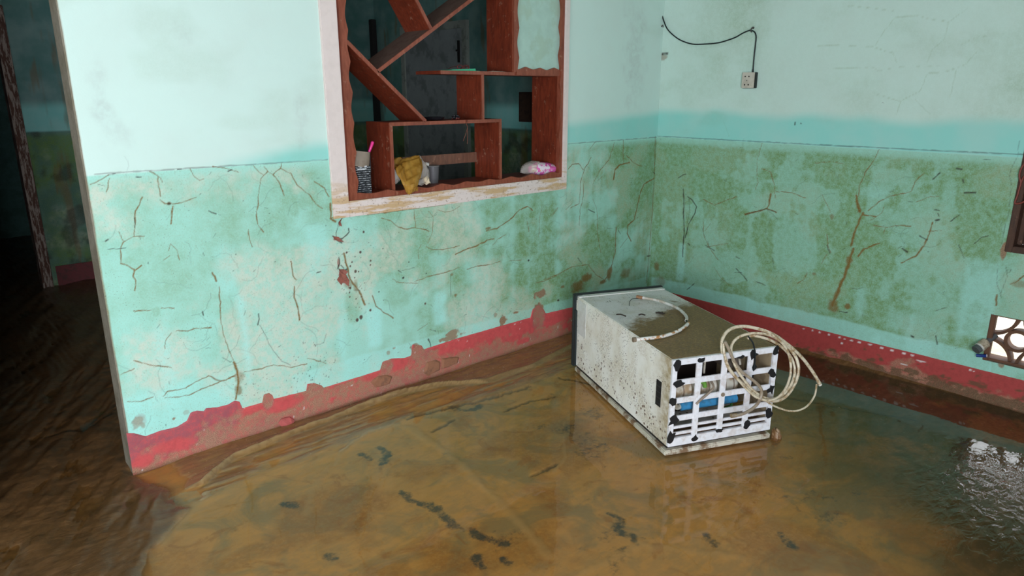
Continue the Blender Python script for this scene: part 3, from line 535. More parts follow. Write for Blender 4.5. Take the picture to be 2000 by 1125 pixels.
def mL(cv, Z, top):
    U_ = cv.U; T = cv.Z
    f = fbm(U_ * 9, Z * 12, 5, 7); g = fbm(U_ * 30, Z * 34, 4, 9)
    lim = np.interp(U_, [.55, .75, 1.0, 1.2, 1.6, 2.0, 2.6, 3.2, 3.9], [.18, .35, .85, .72, .80, .85, .62, .55, .45])
    cv.get('bare')[:] = ss(-.22, .16, lim - Z / .155 + (f - .5) * 1.2 + (g - .5) * .9) * .95
    cv.get('purple')[:] = .8 * ss(-.2, .25, np.interp(U_, [.55, .95, 1.02, 4], [.8, .7, -.3, -.35]) * ss(.35, .6, T) + (f - .5) * 1.4)
    # named pieces of paint: bright red patches kept, bumps of exposed render above the line
    def P(t, pts): return LW(t, pts)
    for tt, x, y, rx, ry in [(T8, 380, 760, 210, 60), (T8, 150, 880, 110, 60), (T8, 1250, 440, 170, 60), (T8, 1275, 570, 62, 48), (T8, 1000, 480, 90, 35), (T8, 1700, 240, 160, 50), (T9, 335, 600, 80, 50), (T9, 650, 510, 42, 35), (T9, 850, 450, 130, 50), (T9, 1150, 340, 170, 45), (T9, 90, 690, 70, 45), (T9, 1600, 230, 90, 40), (T9, 1290, 420, 60, 25)]:
        (u, z), (u2, _), (_, z2) = P(tt, [(x, y), (x + rx, y), (x, y + ry)])
        r = np.hypot((U_ - u) / (u2 - u), (Z - z) / (z - z2)) + .5 * (fbm(U_ * 25, Z * 25, 3, int(x)) - .5)
        k = .92 * (1 - ss(.5, 1.15, r)); cv.m['bare'] *= (1 - k); cv.m['purple'] *= (1 - k)
    for tt, x, y, rx, ry in [(T8, 1130, 400, 45, 80), (T8, 1500, 310, 70, 55), (T9, 215, 620, 55, 70), (T9, 470, 520, 70, 75), (T9, 1405, 230, 50, 100)]:
        (u, z), (u2, _), (_, z2) = P(tt, [(x, y), (x + rx, y), (x, y + ry)])
        r = np.hypot((U_ - u) / (u2 - u), (Z - z) / (z - z2)) + .5 * (fbm(U_ * 25, Z * 25, 3, int(x)) - .5)
        cv.m['bare'] = np.maximum(cv.m['bare'], .9 * (1 - ss(.7, 1.1, r))); cv.m['purple'] = np.maximum(cv.m['purple'], .6 * (1 - ss(.7, 1.2, r)))
    cv.get('mud')[:] = ss(.03, -.004, Z + .02 * (f - .5)) * .9 if False else (1 - ss(-.004, .026, Z + .02 * (f - .5))) * .8
    cv.get('white')[:] = ss(.84, .88, fbm(U_ * 55, Z * 55, 3, 3)) * .6
topL = [(x, z) for x, z in LW(PX, [(246, 846), (262, 846), (285, 852), (310, 842), (345, 834), (365, 822), (372, 806), (385, 802), (398, 803), (402, 797), (425, 795), (445, 790), (458, 782), (468, 784), (473, 797), (512, 786),
                                   (515, 770), (525, 767), (533, 772), (534, 779), (598, 763), (600, 750), (612, 747), (628, 752), (632, 757), (742, 723), (747, 706), (765, 700), (790, 699), (803, 694), (805, 673), (823, 674), (828, 682), (900, 659), (1036, 620), (1040, 604), (1052, 596), (1062, 604), (1066, 612), (1118, 600)])] + [(3.3, .165), (3.93, .165)]
skl = skirting('baseboard_left', X_END - .004, XR, topL, lambda u, z, d: np.stack([u, YL - d, z], -1), m_skL, mL, .0045, 5)
tag(skl, 'flaking red painted skirting band below the shelf opening', 'skirting', kind='structure')
T10 = tile(1500, 620, 4)
def mR(cv, Z, top):
    U_ = cv.U; f = fbm(U_ * 8, Z * 14, 5, 17); g = fbm(U_ * 30, Z * 34, 4, 19)
    lim = np.interp(U_, [0, .9, 1.3, 1.7, 2.4, 3], [.05, .08, .25, .45, .55, .5])
    cv.get('bare')[:] = ss(-.08, .08, lim - Z / .155 + (f - .5) * 1.0 + (g - .5) * .3) * .85
    cv.get('mud')[:] = np.maximum(ss(-.1, .1, lim * .8 - Z / .155 + (fbm(U_ * 22, Z * 40, 4, 23) - .5) * 1.6) * .9, (1 - ss(-.004, .02, Z)) * .8)
    cv.get('purple')[:] = 0; cv.get('white')
    for x, y, l in [(280, 88, 12), (350, 100, 5), (405, 115, 8), (478, 133, 10), (560, 155, 12), (600, 166, 12), (655, 180, 16), (715, 193, 18), (800, 211, 24), (890, 236, 22), (970, 256, 24), (1065, 278, 30), (1130, 294, 22), (580, 200, 8), (1580, 408, 14), (1610, 420, 6), (1200, 340, 60), (1060, 365, 40)]:
        (u, z), (u2, z2) = RW(T10, [(x - l * .6, y - l * .15), (x + l * .6, y + l * .2)])
        c = ((u + u2) / 2, (z + z2) / 2); r = np.hypot((U_ - c[0]) / (abs(u2 - u) / 2 + .003), (Z - c[1]) / .005) + .6 * (fbm(U_ * 60, Z * 60, 2, int(x)) - .5)
        cv.m['white'] = np.maximum(cv.m['white'], .75 * (1 - ss(.6, 1.1, r)))
skr = skirting('baseboard_right', 0.0, U(-1.9), [(0, .160), (1.0, .158), (2.2, .158), (5, .158)], lambda u, z, d: np.stack([XR - d, YL - u, z], -1), m_skR, mR, .006, 15)
tag(skr, 'dark red painted skirting band under the vent', 'skirting', kind='structure')

# ------------------------------------------------------------------ rest of the shell
m_ceil = plaster('whitewashed_ceiling', (.34, .34, .31), (.26, .26, .24))
m_shell = plaster('pale_mint_plaster', (.24, .34, .29), (.18, .28, .23))
m_far = wall_material('back_room_shaded_teal', (.095, .23, .205), (.06, .15, .12))  # same teal paint darkened, so the colour carries the back room's shade
def shell(name, boxes, mat, label, cat='wall'):
    mb = MB()
    for b in boxes: mb.box(*b)
    return tag(mb.build(name, mat), label, cat, kind='structure')
shell('ceiling', [(-2.3, 4.1, -2.1, 9.0, CEIL, CEIL + .1)], m_ceil, 'whitewashed concrete ceiling over the rooms', 'ceiling')
shell('wall_rear', [(-2.3, -2.15, -2.1, -2.0, -.03, CEIL), (-.55, 4.1, -2.1, -2.0, -.03, CEIL), (-2.15, -.55, -2.1, -2.0, 2.45, CEIL)], m_shell, 'plain mint wall with the entrance behind the viewer')
shell('wall_side', [(-2.3, -2.2, -2.1, -.5, -.03, CEIL), (-2.3, -2.2, 1.2, 9.0, -.03, CEIL), (-2.3, -2.2, -.5, 1.2, -.03, .9), (-2.3, -2.2, -.5, 1.2, 2.1, CEIL)], m_shell, 'plain mint side wall with a window opening')
shell('wall_blocker', [(-2.2, .03, YL, YL + .11, -.03, CEIL)], m_shell, 'unseen mint partition widened to keep light out of the passage')  # unseen partition, widened to block daylight from the passage
# far room: back wall with a doorway, side wall carrying the grey door
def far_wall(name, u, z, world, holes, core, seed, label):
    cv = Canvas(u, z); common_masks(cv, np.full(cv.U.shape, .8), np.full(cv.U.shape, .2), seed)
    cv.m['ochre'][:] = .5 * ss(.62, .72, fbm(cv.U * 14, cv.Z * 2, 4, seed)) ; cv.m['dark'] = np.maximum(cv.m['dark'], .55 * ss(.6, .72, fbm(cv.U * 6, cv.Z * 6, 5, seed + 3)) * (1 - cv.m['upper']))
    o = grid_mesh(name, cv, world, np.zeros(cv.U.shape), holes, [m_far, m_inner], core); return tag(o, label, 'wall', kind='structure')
DX0, DX1, DZ = -.12, .815, 2.04
core = MB()
for b in [(-2.2, DX0, YB + .002, YB + .1, -.03, CEIL), (DX1, XR, YB + .002, YB + .1, -.03, CEIL), (DX0, DX1, YB + .002, YB + .1, DZ, CEIL)]: core.box(*b)
far_wall('wall_back', axis((-2.2, DX0, .1), (DX0, DX1, .05), (DX1, 1.6, .012), (1.6, XR, .02)), axis((-.03, DZ, .014), (DZ, CEIL, .05)), lambda u, z, d: np.stack([u, YB - d, z], -1), [(DX0, DX1, -.03, DZ)], core, 51, 'teal far wall painted in shade with a doorway seen past the passage')
core = MB(); core.box(XR + .002, XR + .12, YL + .11, 9.0, -.03, CEIL)
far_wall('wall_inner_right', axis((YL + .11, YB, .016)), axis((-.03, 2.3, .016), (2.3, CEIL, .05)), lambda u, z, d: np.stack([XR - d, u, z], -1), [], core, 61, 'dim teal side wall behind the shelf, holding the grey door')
shell('wall_beyond', [(-2.2, 4.1, 8.9, 9.0, -.03, CEIL)], m_inner, 'dark wall beyond the far doorway')
m_skd = simple('dark_red_skirting', (.16, .03, .03), .6, dirt=(.05, .03, .02), dscale=20)
tag(MB().box(DX1 + .09, XR, YB - .008, YB, -.03, .17).build('baseboard_back', m_skd), 'dark red skirting on the far teal wall', 'skirting', kind='structure')
# doorway jamb in the far wall: peeling pale paint on brown timber
n = NT('peeling_door_jamb_paint'); c = n.mix(n.ramp(n.noise(9, 6, .7, n.mapping((6, 6, 1))), .46, .52), (.34, .27, .22), (.10, .045, .028))
m_jamb = n.done(n.bsdf(c, .7, .3, 0, n.bump(n.noise(30, 4), .3, .004)))
mb = MB().box(DX1 - .015, DX1 + .055, YB - .03, YB + .11, -.02, DZ + .05).box(DX0 - .055, DX0 + .015, YB - .03, YB + .11, -.02, DZ + .05).box(DX0 + .015, DX1 - .015, YB - .03, YB + .11, DZ - .02, DZ + .05)
tag(mb.build('trim_1', m_jamb, bevel=.004), 'weathered door jamb with peeling paint in the dark passage', 'door frame', kind='structure')

# grey door in the inner side wall
m_door = simple('grey_painted_door', (.27, .30, .29), .6, dirt=(.13, .15, .14), dscale=6, damount=.7)
m_iron = simple('dark_iron', (.035, .032, .03), .5, .7)
d1 = empty('door_1', (XR, 5.40, 0)); tag(d1, 'pale grey door standing shut behind the shelf', 'door', kind='structure')
MB().box(-.025, .0, -.44, .44, .01, 2.02).build('leaf', m_door, d1, bevel=.004)
mb = MB()
for y0_, y1_, z0_, z1_ in [(-.50, -.44, 0, 2.08), (.44, .50, 0, 2.08), (-.44, .44, 2.02, 2.08)]: mb.box(-.035, 0, y0_, y1_, z0_, z1_)
mb.build('frame', simple('door_frame_teal', (.30, .33, .28), .6, dirt=(.1, .12, .1), dscale=9), d1)
MB().box(-.042, -.025, -.40, -.385, 1.74, 1.92).box(-.06, -.042, -.40, -.385, 1.83, 1.845).build('latch', m_iron, d1)
# near-black upright strip in the far corner, and dark patch on that wall
tag(MB().box(XR - .075, XR - .02, YB - .07, YB - .015, -.02, 2.18).build('corner_upright', simple('near_black_upright', (.02, .018, .017), .8), bevel=.005), 'near-black upright strip in the far corner behind the shelf', 'pole')
mb = MB().box(XR - .018, XR, 4.10, 4.255, 1.265, 1.495)
hb = empty('fuse_box', (XR, 4.18, 1.265)); tag(hb, 'small dark brown box fixed to the wall behind the shelf', 'box')
MB().box(-.02, 0, -.078, .078, 0, .23).build('case', simple('dark_brown_board', (.05, .026, .018), .6, dirt=(.02, .012, .01), dscale=15), hb, bevel=.003)
MB().box(-.026, -.02, -.06, .06, .02, .21).build('cover', simple('dark_brown_cover', (.06, .03, .02), .5, dirt=(.02, .012, .01), dscale=25), hb, bevel=.002)

# ------------------------------------------------------------------ FLOOR (mud) and WATER
fx = axis((-2.3, 0, .05), (0, XR + .02, .0085), (XR + .02, 4.1, .05)); fy = axis((-2.1, .15, .05), (.15, 2.96, .0085), (2.96, 4.3, .013), (4.3, 9.0, .06))
cvF = Canvas(fx, fy); X, Y = cvF.U, cvF.Z
def FP(t, pts): return np.array([on_floor(x, y)[:2] for x, y in t(pts)])
h = -.0062 + .0075 * (fbm(X * 1.7, Y * 1.7, 4, 70) - .5) + .0035 * (fbm(X * 6, Y * 6, 4, 71) - .5)
# terraces of silt along the left wall
r1 = FP(PX, [(395, 945), (455, 895), (540, 860), (630, 827), (715, 793), (775, 770), (862, 752), (950, 745), (1040, 716), (1110, 680)]); r1 = r1[np.argsort(r1[:, 0])]
y1 = np.interp(X, r1[:, 0], r1[:, 1]); d = Y - y1 + .008 * (fbm(X * 6, Y * 6, 3, 72) - .5); inr = ss(r1[0, 0] - .12, r1[0, 0] + .05, X) * (1 - ss(3.2, 3.4, X))
h += inr * (.012 * ss(-.012, .012, d) + .010 * np.exp(-(d / .011) ** 2) - .008 * ss(.012, .08, d))
r2 = FP(PX, [(415, 975), (470, 945), (560, 915), (640, 893), (665, 884), (695, 860), (785, 825), (917, 787), (992, 767), (1037, 754), (1100, 728)]); r2 = r2[np.argsort(r2[:, 0])]
y2 = np.interp(X, r2[:, 0], r2[:, 1]); d2 = Y - y2 + .02 * (fbm(X * 7, Y * 7, 4, 73) - .5)
wr_ = fbm(X * 5, Y * 34, 4, 74)
h += inr * ss(-.03, .03, d2) * (.0075 + .013 * (wr_ - .45))
# raised, trampled mud in the passage and at the left edge
bl = FP(PX, [(262, 925), (330, 960), (374, 992), (344, 1028), (317, 1058), (293, 1079), (285, 1125), (270, 1250)]); bl = bl[np.argsort(bl[:, 1])]
xb = np.interp(Y, bl[:, 1], bl[:, 0]); dl = xb - X + .05 * (fbm(X * 6, Y * 6, 4, 75) - .5)
left = np.maximum(ss(-.02, .05, dl), ss(2.92, 2.97, Y))
a_ = math.radians(62); XA, YA = X * math.cos(a_) + Y * math.sin(a_), -X * math.sin(a_) + Y * math.cos(a_)
tram = fbm(XA * 3.2, YA * 17, 5, 76); tr2 = fbm(X * 14, Y * 14, 4, 77)
h += left * (.0125 + .032 * (tram - .5) * ss(2.2, 2.7, Y) + .010 * (tr2 - .5) + .006 * (tram - .5))
cvF.get('left')[:] = left
# straight scar of silt crossing the pool, arcs left by sliding furniture
sc_ = cvF
def fstroke(k, pts, w, st, jit=.01, seed=0): cvF.stroke(k, FP(PX, pts), w, st, jit, seed)
for k in ('scar_highlight', 'blue', 'rust', 'groove'): cvF.get(k)
fstroke('scar_highlight', [(795, 830), (850, 865), (900, 905), (960, 960), (1020, 1020), (1070, 1080)], .016, .75, .012, 1)
fstroke('scar_highlight', [(640, 905), (610, 960), (600, 1000)], .012, .6, .012, 2); fstroke('scar_highlight', [(780, 826), (720, 845), (690, 862), (662, 890), (655, 905)], .010, .9, .008, 3)
fstroke('scar_highlight', [(1290, 720), (1100, 850), (1105, 890), (1080, 920)][1:], .006, .6, .006, 4); fstroke('scar_highlight', [(404, 962), (374, 992), (344, 1028), (317, 1058)], .018, .9, .012, 5)
fstroke('scar_highlight', [(1300, 910), (1340, 960), (1380, 1010), (1450, 1060)], .010, .45, .02, 6); fstroke('scar_highlight', [(1120, 1125), (1250, 1060), (1400, 1075), (1450, 1085)], .012, .45, .02, 7)
for i, p in enumerate([[(783, 955), (795, 970), (803, 978)], [(818, 978), (850, 990), (870, 1008), (890, 1025), (905, 1032)], [(920, 1030), (940, 1047), (975, 1055), (990, 1062)], [(740, 870), (760, 885), (745, 905)], [(705, 885), (725, 895)], [(1190, 1000), (1215, 1015), (1205, 1035), (1235, 1045), (1245, 1060)],
                       [(978, 1088), (995, 1098)], [(640, 1080), (655, 1090)], [(930, 1085), (940, 1105)], [(150, 1045), (178, 1042), (160, 1060)], [(145, 1015), (152, 1018)], [(170, 1080), (190, 1088)], [(38, 1100), (45, 1115)], [(880, 795), (920, 800), (940, 790)], [(1525, 1040), (1545, 1065)], [(1380, 1040), (1392, 1060)], [(550, 980), (580, 985)]]):
    fstroke('blue', p, .019, .9, .009, i)
cvF.m['blue'] = np.maximum(cvF.m['blue'], .55 * ss(.64, .76, fbm(X * 4.2, Y * 4.2, 5, 81)) * (1 - left) * ss(.8, 1.2, X))
fstroke('rust', [(720, 945), (705, 985), (690, 1030)], .03, .6, .03, 3); fstroke('rust', [(830, 1065), (880, 1090), (920, 1100)], .05, .6, .03, 4); fstroke('rust', [(1040, 950), (1080, 965), (1100, 1000)], .035, .5, .03, 5)
cvF.m['rust'] = np.maximum(cvF.m['rust'], .5 * ss(.58, .70, fbm(X * 3.3, Y * 3.3, 5, 83)))
for i, p in enumerate([[(795, 817), (860, 800), (917, 787), (992, 767), (1037, 754)], [(845, 840), (890, 815)], [(1090, 735), (1130, 742), (1160, 750)], [(985, 800), (1040, 780), (1085, 772)], [(1130, 700), (1180, 745)], [(1040, 925), (1090, 905)], [(1520, 770), (1640, 790), (1790, 815)], [(60, 860), (150, 840), (230, 790)], [(160, 840), (210, 815), (250, 780)], [(0, 760), (60, 720), (110, 690)]]):
    fstroke('groove', p, .007, .9, .012, i)
fstroke('scar_highlight', [(395, 945), (455, 895), (540, 860), (630, 827), (715, 793), (775, 770), (862, 752), (950, 747)], .0055, .95, .005, 11)  # pale stroke painting a highlight along the crest of the silt ridge
h += .0045 * cvF.m['scar_highlight'] - .006 * cvF.m['groove']
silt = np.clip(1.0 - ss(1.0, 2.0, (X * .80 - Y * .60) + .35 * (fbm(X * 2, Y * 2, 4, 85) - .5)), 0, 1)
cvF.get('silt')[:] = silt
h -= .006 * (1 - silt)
# silt and root debris banked against the right skirting
dr = np.clip(XR - X, 0, 9); h += (.020 * np.exp(-dr / .05) * (.4 + 1.2 * fbm(Y * 12, X * 20, 4, 86)) * ss(.6, 1.6, Y) + .006 * np.exp(-dr / .03))
h = np.where((Y > YL - .02) & (X > X_END), np.maximum(h, -.004), h)
cvF.get('emer')[:] = ss(-.0025, .0022, h)
n = NT('wet_silt'); A = {k: n.attr(k) for k in ('left', 'scar_highlight', 'blue', 'rust', 'silt', 'groove', 'emer')}
big = n.noise(2.6, 5, .6); med = n.noise(11, 5, .65, n.mapping((1, 2.2, 1), (0, 0, .5))); fine = n.noise(60, 5, .7); stk = n.noise(9, 5, .7, n.mapping((1.4, 5, 1), (0, 0, -.12)), .8)
c = n.mix(n.ramp(big, .35, .65), (.50, .265, .082), (.40, .235, .085))
c = n.mix(n.ramp(med, .38, .62, 0, .8), c, (.54, .28, .08))
c = n.mix(n.ramp(stk, .50, .72, 0, .22), c, (.26, .17, .07)); c = n.mix(n.ramp(n.noise(3.4, 6, .62, None, 1.2), .46, .62, 0, .7), c, (.235, .185, .095)); c = n.mix(n.ramp(n.noise(5.5, 6, .62, None, 1.5), .56, .68, 0, .6), c, (.30, .13, .04))
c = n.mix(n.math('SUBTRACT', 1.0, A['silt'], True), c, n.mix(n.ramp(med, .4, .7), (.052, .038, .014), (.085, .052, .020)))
c = n.mix(n.mul(A['rust'], n.ramp(fine, .3, .6, .3, 1)), c, (.27, .115, .03))
c = n.mix(n.ramp(n.math('ADD', A['blue'], n.math('MULTIPLY', n.math('SUBTRACT', n.math('ADD', n.math('MULTIPLY', fine, .5), n.math('MULTIPLY', med, .5)), .5), 3.0)), .35, 1.1, 0, .85), c, (.030, .055, .055))
c = n.mix(n.mul(A['scar_highlight'], .8), c, (.44, .27, .11))
c = n.mix(n.mul(A['emer'], .8), c, n.mix(n.ramp(stk, .42, .62), (.15, .075, .026), (.22, .115, .042)))
c = n.mix(n.mul(A['scar_highlight'], n.mul(A['emer'], .7)), c, (.40, .25, .11))
c = n.mix(n.mul(A['left'], .85), c, n.mix(n.ramp(med, .4, .65), (.10, .048, .018), (.145, .07, .026)))
c = n.mix(n.mul(A['groove'], .8), c, (.045, .028, .013))
m_mud = n.done(n.bsdf(c, n.math('ADD', n.ramp(fine, .3, .7, .14, .28), n.math('MULTIPLY', A['left'], .14)), n.ramp(A['emer'], .2, .8, .06, .5), 0, n.bump(n.math('ADD', n.math('MULTIPLY', n.math('MULTIPLY', stk, A['emer']), 1.0), n.math('MULTIPLY', fine, .3)), .4, .007), n.math('MULTIPLY', A['emer'], n.math('SUBTRACT', .45, n.math('MULTIPLY', A['left'], .35))), .08))
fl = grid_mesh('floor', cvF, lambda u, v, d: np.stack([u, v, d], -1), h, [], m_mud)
tag(fl, 'brown silt covering the floor of the flooded room', 'floor', kind='structure')

# shallow water lying on the silt
wx = axis((-2.18, XR - .004, .04)); wy = axis((-1.98, YL, .04), (YL, YB - .04, .1)); cvW = Canvas(wx, wy)
rc = FP(PX, [(1950, 985), (1420, 960), (1400, 1000)])
rp = np.exp(-(((cvW.U - rc[0][0]) ** 2 + (cvW.Z - rc[0][1]) ** 2) / .40 ** 2))
rp2 = np.exp(-(((cvW.U - rc[1][0]) ** 2 + (cvW.Z - rc[1][1]) ** 2) / .22 ** 2)); cvW.get('ripple')[:] = np.clip(rp + .35 * rp2, 0, 1)
n = NT('muddy_water'); A = n.attr('ripple')
hh = n.math('ADD', n.math('MULTIPLY', n.noise(15, 3.0, .45, n.mapping((1, 1.9, 1), (0, 0, .6)), .6), n.ramp(A, 0, 1, .018, 1.0)), n.math('MULTIPLY', n.noise(4.5, 2, .5), .15))
nb = n.bump(hh, .6, .016)
lw_ = n.t.nodes.new('ShaderNodeLayerWeight'); n.link(nb, lw_.inputs['Normal'])   # Schlick reflectance, same from above and below
fr = n.math('ADD', n.math('MULTIPLY', n.math('POWER', lw_.outputs['Facing'], 5.0), .98), .021, True)
gl = n.t.nodes.new('ShaderNodeBsdfGlossy'); gl.inputs['Roughness'].default_value = .012; gl.inputs[0].default_value = (1, 1, 1, 1); n.link(nb, gl.inputs['Normal'])
tr = n.t.nodes.new('ShaderNodeBsdfTransparent'); tr.inputs[0].default_value = (.94, .90, .82, 1)
mx = n.t.nodes.new('ShaderNodeMixShader'); n.link(fr, mx.inputs[0]); n.link(tr.outputs[0], mx.inputs[1]); n.link(gl.outputs[0], mx.inputs[2])
m_water = n.done(mx.outputs[0])
wo = grid_mesh('flood_water', cvW, lambda u, v, d: np.stack([u, v, d], -1), np.zeros(cvW.U.shape), [], m_water)
tag(wo, 'shallow muddy flood water lying in pools over the silt', 'water', kind='stuff')

# ground outside, seen through the vent
tag(MB().box(4.06, 14, -8, 12, -.25, -.15).build('ground_outside', simple('pale_dry_earth', (.62, .55, .42), .9, dirt=(.5, .4, .15), dscale=3)), 'pale sunlit ground outside the vent', 'ground', kind='structure')

# ------------------------------------------------------------------ white frame around the shelf opening
n = NT('stained_white_frame_paint'); xyz = n.sep(); low = n.ramp(xyz[2], .99, 1.16, 1, 0)
st_ = n.noise(7, 5, .65, n.mapping((.6, 1, 5)))
c = n.mix(n.ramp(n.noise(30, 4), .4, .7, 0, .3), (.72, .63, .59), (.60, .52, .48))
c = n.mix(n.mul(low, n.ramp(st_, .48, .60, 0, .75)), c, (.50, .30, .085)); c = n.mix(n.mul(low, n.ramp(n.noise(90, 3), .58, .68, 0, .6)), c, (.28, .19, .12))
m_white = n.done(n.bsdf(c, .65, .3, 0, n.bump(n.noise(60, 4), .25, .003)))
y0, y1 = YL - .013, YL + .115
fr_ = empty('trim_2', (HX0, YL, HZ0)); tag(fr_, 'off white painted surround of the shelf opening, mud stained below', 'window frame', kind='structure')
Z1T = HZ1 - .02
for nm, b in [('frame_side', (HX0 - .004, 1.592, y0, y1, HZ0 - .004, Z1T)), ('frame_side', (3.010, HX1 + .003, y0, y1, HZ0 - .004, Z1T)), ('frame_bottom', (1.592, 3.010, y0, y1, HZ0 - .004, 1.011)), ('frame_top', (HX0 - .004, HX1 + .003, y0, y1, Z1T, HZ1 + .003))]:
    o = MB().box(*b).build(nm, m_white, None, bevel=.003); o.parent = fr_; o.matrix_parent_inverse = Matrix.Translation(fr_.location).inverted()

# ------------------------------------------------------------------ brown divider shelf
def wood(name, a, b, rough=.42):
    n = NT(name); g = n.noise(14, 5, .6, n.mapping((5, 5, 1)), .4); c = n.mix(n.ramp(g, .35, .68), a, b)
    c = n.mix(n.ramp(n.noise(30, 5, .7), .60, .66, 0, .45), c, (.36, .20, .13))
    c = n.mix(n.ramp(n.noise(4, 4), .5, .72, 0, .45), c, tuple(v * .55 for v in b))
    return n.done(n.bsdf(c, rough, .4, 0, n.bump(g, .2, .002), .0, .25))
m_wood = wood('red_brown_varnished_board', (.20, .036, .015), (.125, .022, .010))
m_trim = wood('red_brown_lit_edge', (.27, .075, .040), (.19, .045, .022))  # lighter copy of the board wood, painting light on the front edges
m_dust = simple('dust_covered_board', (.12, .075, .055), .8, dirt=(.08, .04, .03), dscale=20)
SF, SB = 2.922, 3.135
sh = empty('divider_shelf', (1.60, SF, 1.012)); tag(sh, 'red brown wooden divider shelf with slanted boards built into the opening', 'shelf')
def sp(o):
    o.parent = sh; o.matrix_parent_inverse = Matrix.Translation(sh.location).inverted(); return o
def xz(px, py): p = on_y(px, py, SF); return (p[0], p[2])
def board(name, p0, p1, th=.016, mat=None):
    v = np.array(p1) - np.array(p0); v /= np.linalg.norm(v); nn = (-v[1], v[0])
    o = sp(MB().bar(p0, p1, nn, th / 2, SF + .004, SB).build(name, mat or m_wood, bevel=.0012))
    e = MB().bar(p0, p1, nn, th / 2 + .0008, SF - .003, SF + .0045).build('edge_strip', m_trim, bevel=.001)
    e.parent = o
    e.matrix_parent_inverse = (o.matrix_parent_inverse.copy()); e.matrix_parent_inverse = Matrix.Identity(4)
    return o
zE = xz(860, 141)[1]; zG = xz(870, 239)[1]
xD, xF, xI = xz(1003, 100)[0], xz(943, 200)[0], 2.995
xP0, xP1 = xz(763, 243)[0], xz(977, 237)[0]; zS = 1.030
A0, A1 = xz(676, 80), xz(832, 236); board('slanted_board', A0, (A1[0] - .002, zG + .008))
B0, B1 = xz(737, 140), xz(920, 0); k_ = 1.75; board('slanted_board', B0, (B0[0] + (B1[0] - B0[0]) * k_, B0[1] + (B1[1] - B0[1]) * k_), .016, m_dust)
Cb, Ct = xz(842, 57), xz(813, 0); board('slanted_board', Cb, (Cb[0] + (Ct[0] - Cb[0]) * 3.2, Cb[1] + (Ct[1] - Cb[1]) * 3.2))
board('upright_board', (xD, zE + .008), (xD, Z1T)); board('shelf_board', (xz(860, 141)[0], zE), (3.008, zE)); board('upright_board', (xF, zG + .008), (xF, zE - .008))
board('shelf_board', (xP0 - .008, zG), (xP1 + .008, zG)); board('upright_board', (xP0, zS), (xP0, zG - .008)); board('upright_board', (xP1, zS), (xP1, zG - .008)); board('upright_board', (xI, zS), (xI, zE - .008), .024)
board('upright_board', (3.003, zE + .008), (3.003, Z1T), .012)
sp(MB().box(1.592, 1.604, YL - .004, SB, 1.011, Z1T).build('side_lining', m_wood, bevel=.001)); sp(MB().box(1.604, 3.009, SF, SB, 1.011, zS).build('sill_board', m_wood, bevel=.001))
sp(MB().box(xP0 + .008, xP1 - .008, SB - .02, SB - .002, 1.115, 1.170).build('rear_rail', wood('dusty_rail', (.20, .09, .055), (.13, .06, .04)), bevel=.002))
def wave(t, period=.135): # ogee scallops along the trim
    s_ = (t / period) % 1.0; return .008 * (.5 - .5 * math.cos(2 * math.pi * s_)) + .004 * (1 - abs(2 * s_ - 1)) ** 4 + .0015 * math.sin(t * 31)
def wavy_trim(name, side):
    P = []; N_ = 220
    if side == 'left':
        L_ = Z1T - 1.011; P = [(1.5925, 1.011)] + [(1.631 + wave(L_ * i / N_) + .010 * (1 - i / N_), 1.030 + (L_ - .02) * i / N_) for i in range(N_ + 1)] + [(1.5925, Z1T)]; ya, yb = YL - .003, YL + .016
    elif side == 'bottom':
        P = [(1.60, 1.0115)] + [(3.0095, 1.0115)] + [(3.0095 - 1.405 * i / N_, 1.034 + wave(1.405 * i / N_, .16)) for i in range(N_ + 1)]; ya, yb = YL - .002, YL + .014
    elif side == 'right':
        L_ = Z1T - 1.02; P = [(3.0095, 1.02), (3.0095, Z1T)] + [(2.992 - wave(L_ * (1 - i / N_), .15), Z1T - L_ * i / N_) for i in range(N_ + 1)]; ya, yb = YL - .003, YL + .016
    elif side == 'panel_left':
        L_ = Z1T - zE - .01; P = [(xD - .006, zE + .01), (xD - .006, Z1T)][::-1] + []; P = [(xD - .006, Z1T), (xD - .006, zE + .009)] + [(xD + .020 + wave(L_ * i / N_, .15), zE + .009 + L_ * i / N_) for i in range(N_ + 1)]; ya, yb = SF - .010, SF + .004
    else:
        L_ = 3.0 - xD - .02; P = [(xD + .01, zE - .006), (2.998, zE - .006)] + [(2.998 - L_ * i / N_, zE + .024 + wave(L_ * i / N_, .11)) for i in range(N_ + 1)]; ya, yb = SF - .012, SF + .003
    mb = MB(); # strip of quads so that the concave outline fills cleanly
    k = len(P)
    bm = bmesh.new(); vs_ = [bm.verts.new((x, ya, z)) for x, z in P]; f = bm.faces.new(vs_)
    r = bmesh.ops.extrude_face_region(bm, geom=[f]); bmesh.ops.translate(bm, verts=[e for e in r['geom'] if isinstance(e, bmesh.types.BMVert)], vec=(0, yb - ya, 0))
    bmesh.ops.triangulate(bm, faces=[q for q in bm.faces if len(q.verts) > 4]); bmesh.ops.recalc_face_normals(bm, faces=bm.faces)
    me = bpy.data.meshes.new(name); bm.to_mesh(me); bm.free()
    return sp(link_mesh(name, me, m_trim))
for s_ in ('left', 'bottom', 'right', 'panel_left', 'panel_bottom'): wavy_trim('scalloped_trim', s_)
pn = sp(MB().box(xD + .008, 2.997, SF + .004, SF + .010, zE + .008, Z1T).build('back_panel', simple('pale_teal_panel', (.42, .62, .53), .6, dirt=(.36, .50, .38), dscale=8), bevel=.0005)); pn['label'] = 'flat pale teal panel framed by scalloped trim'

# ------------------------------------------------------------------ things standing on the shelf
def pxY(px, py, Yp): p = on_y(px, py, Yp); return p
m_blackg = simple('glossy_black_plastic', (.012, .012, .015), .2, coat=.6)
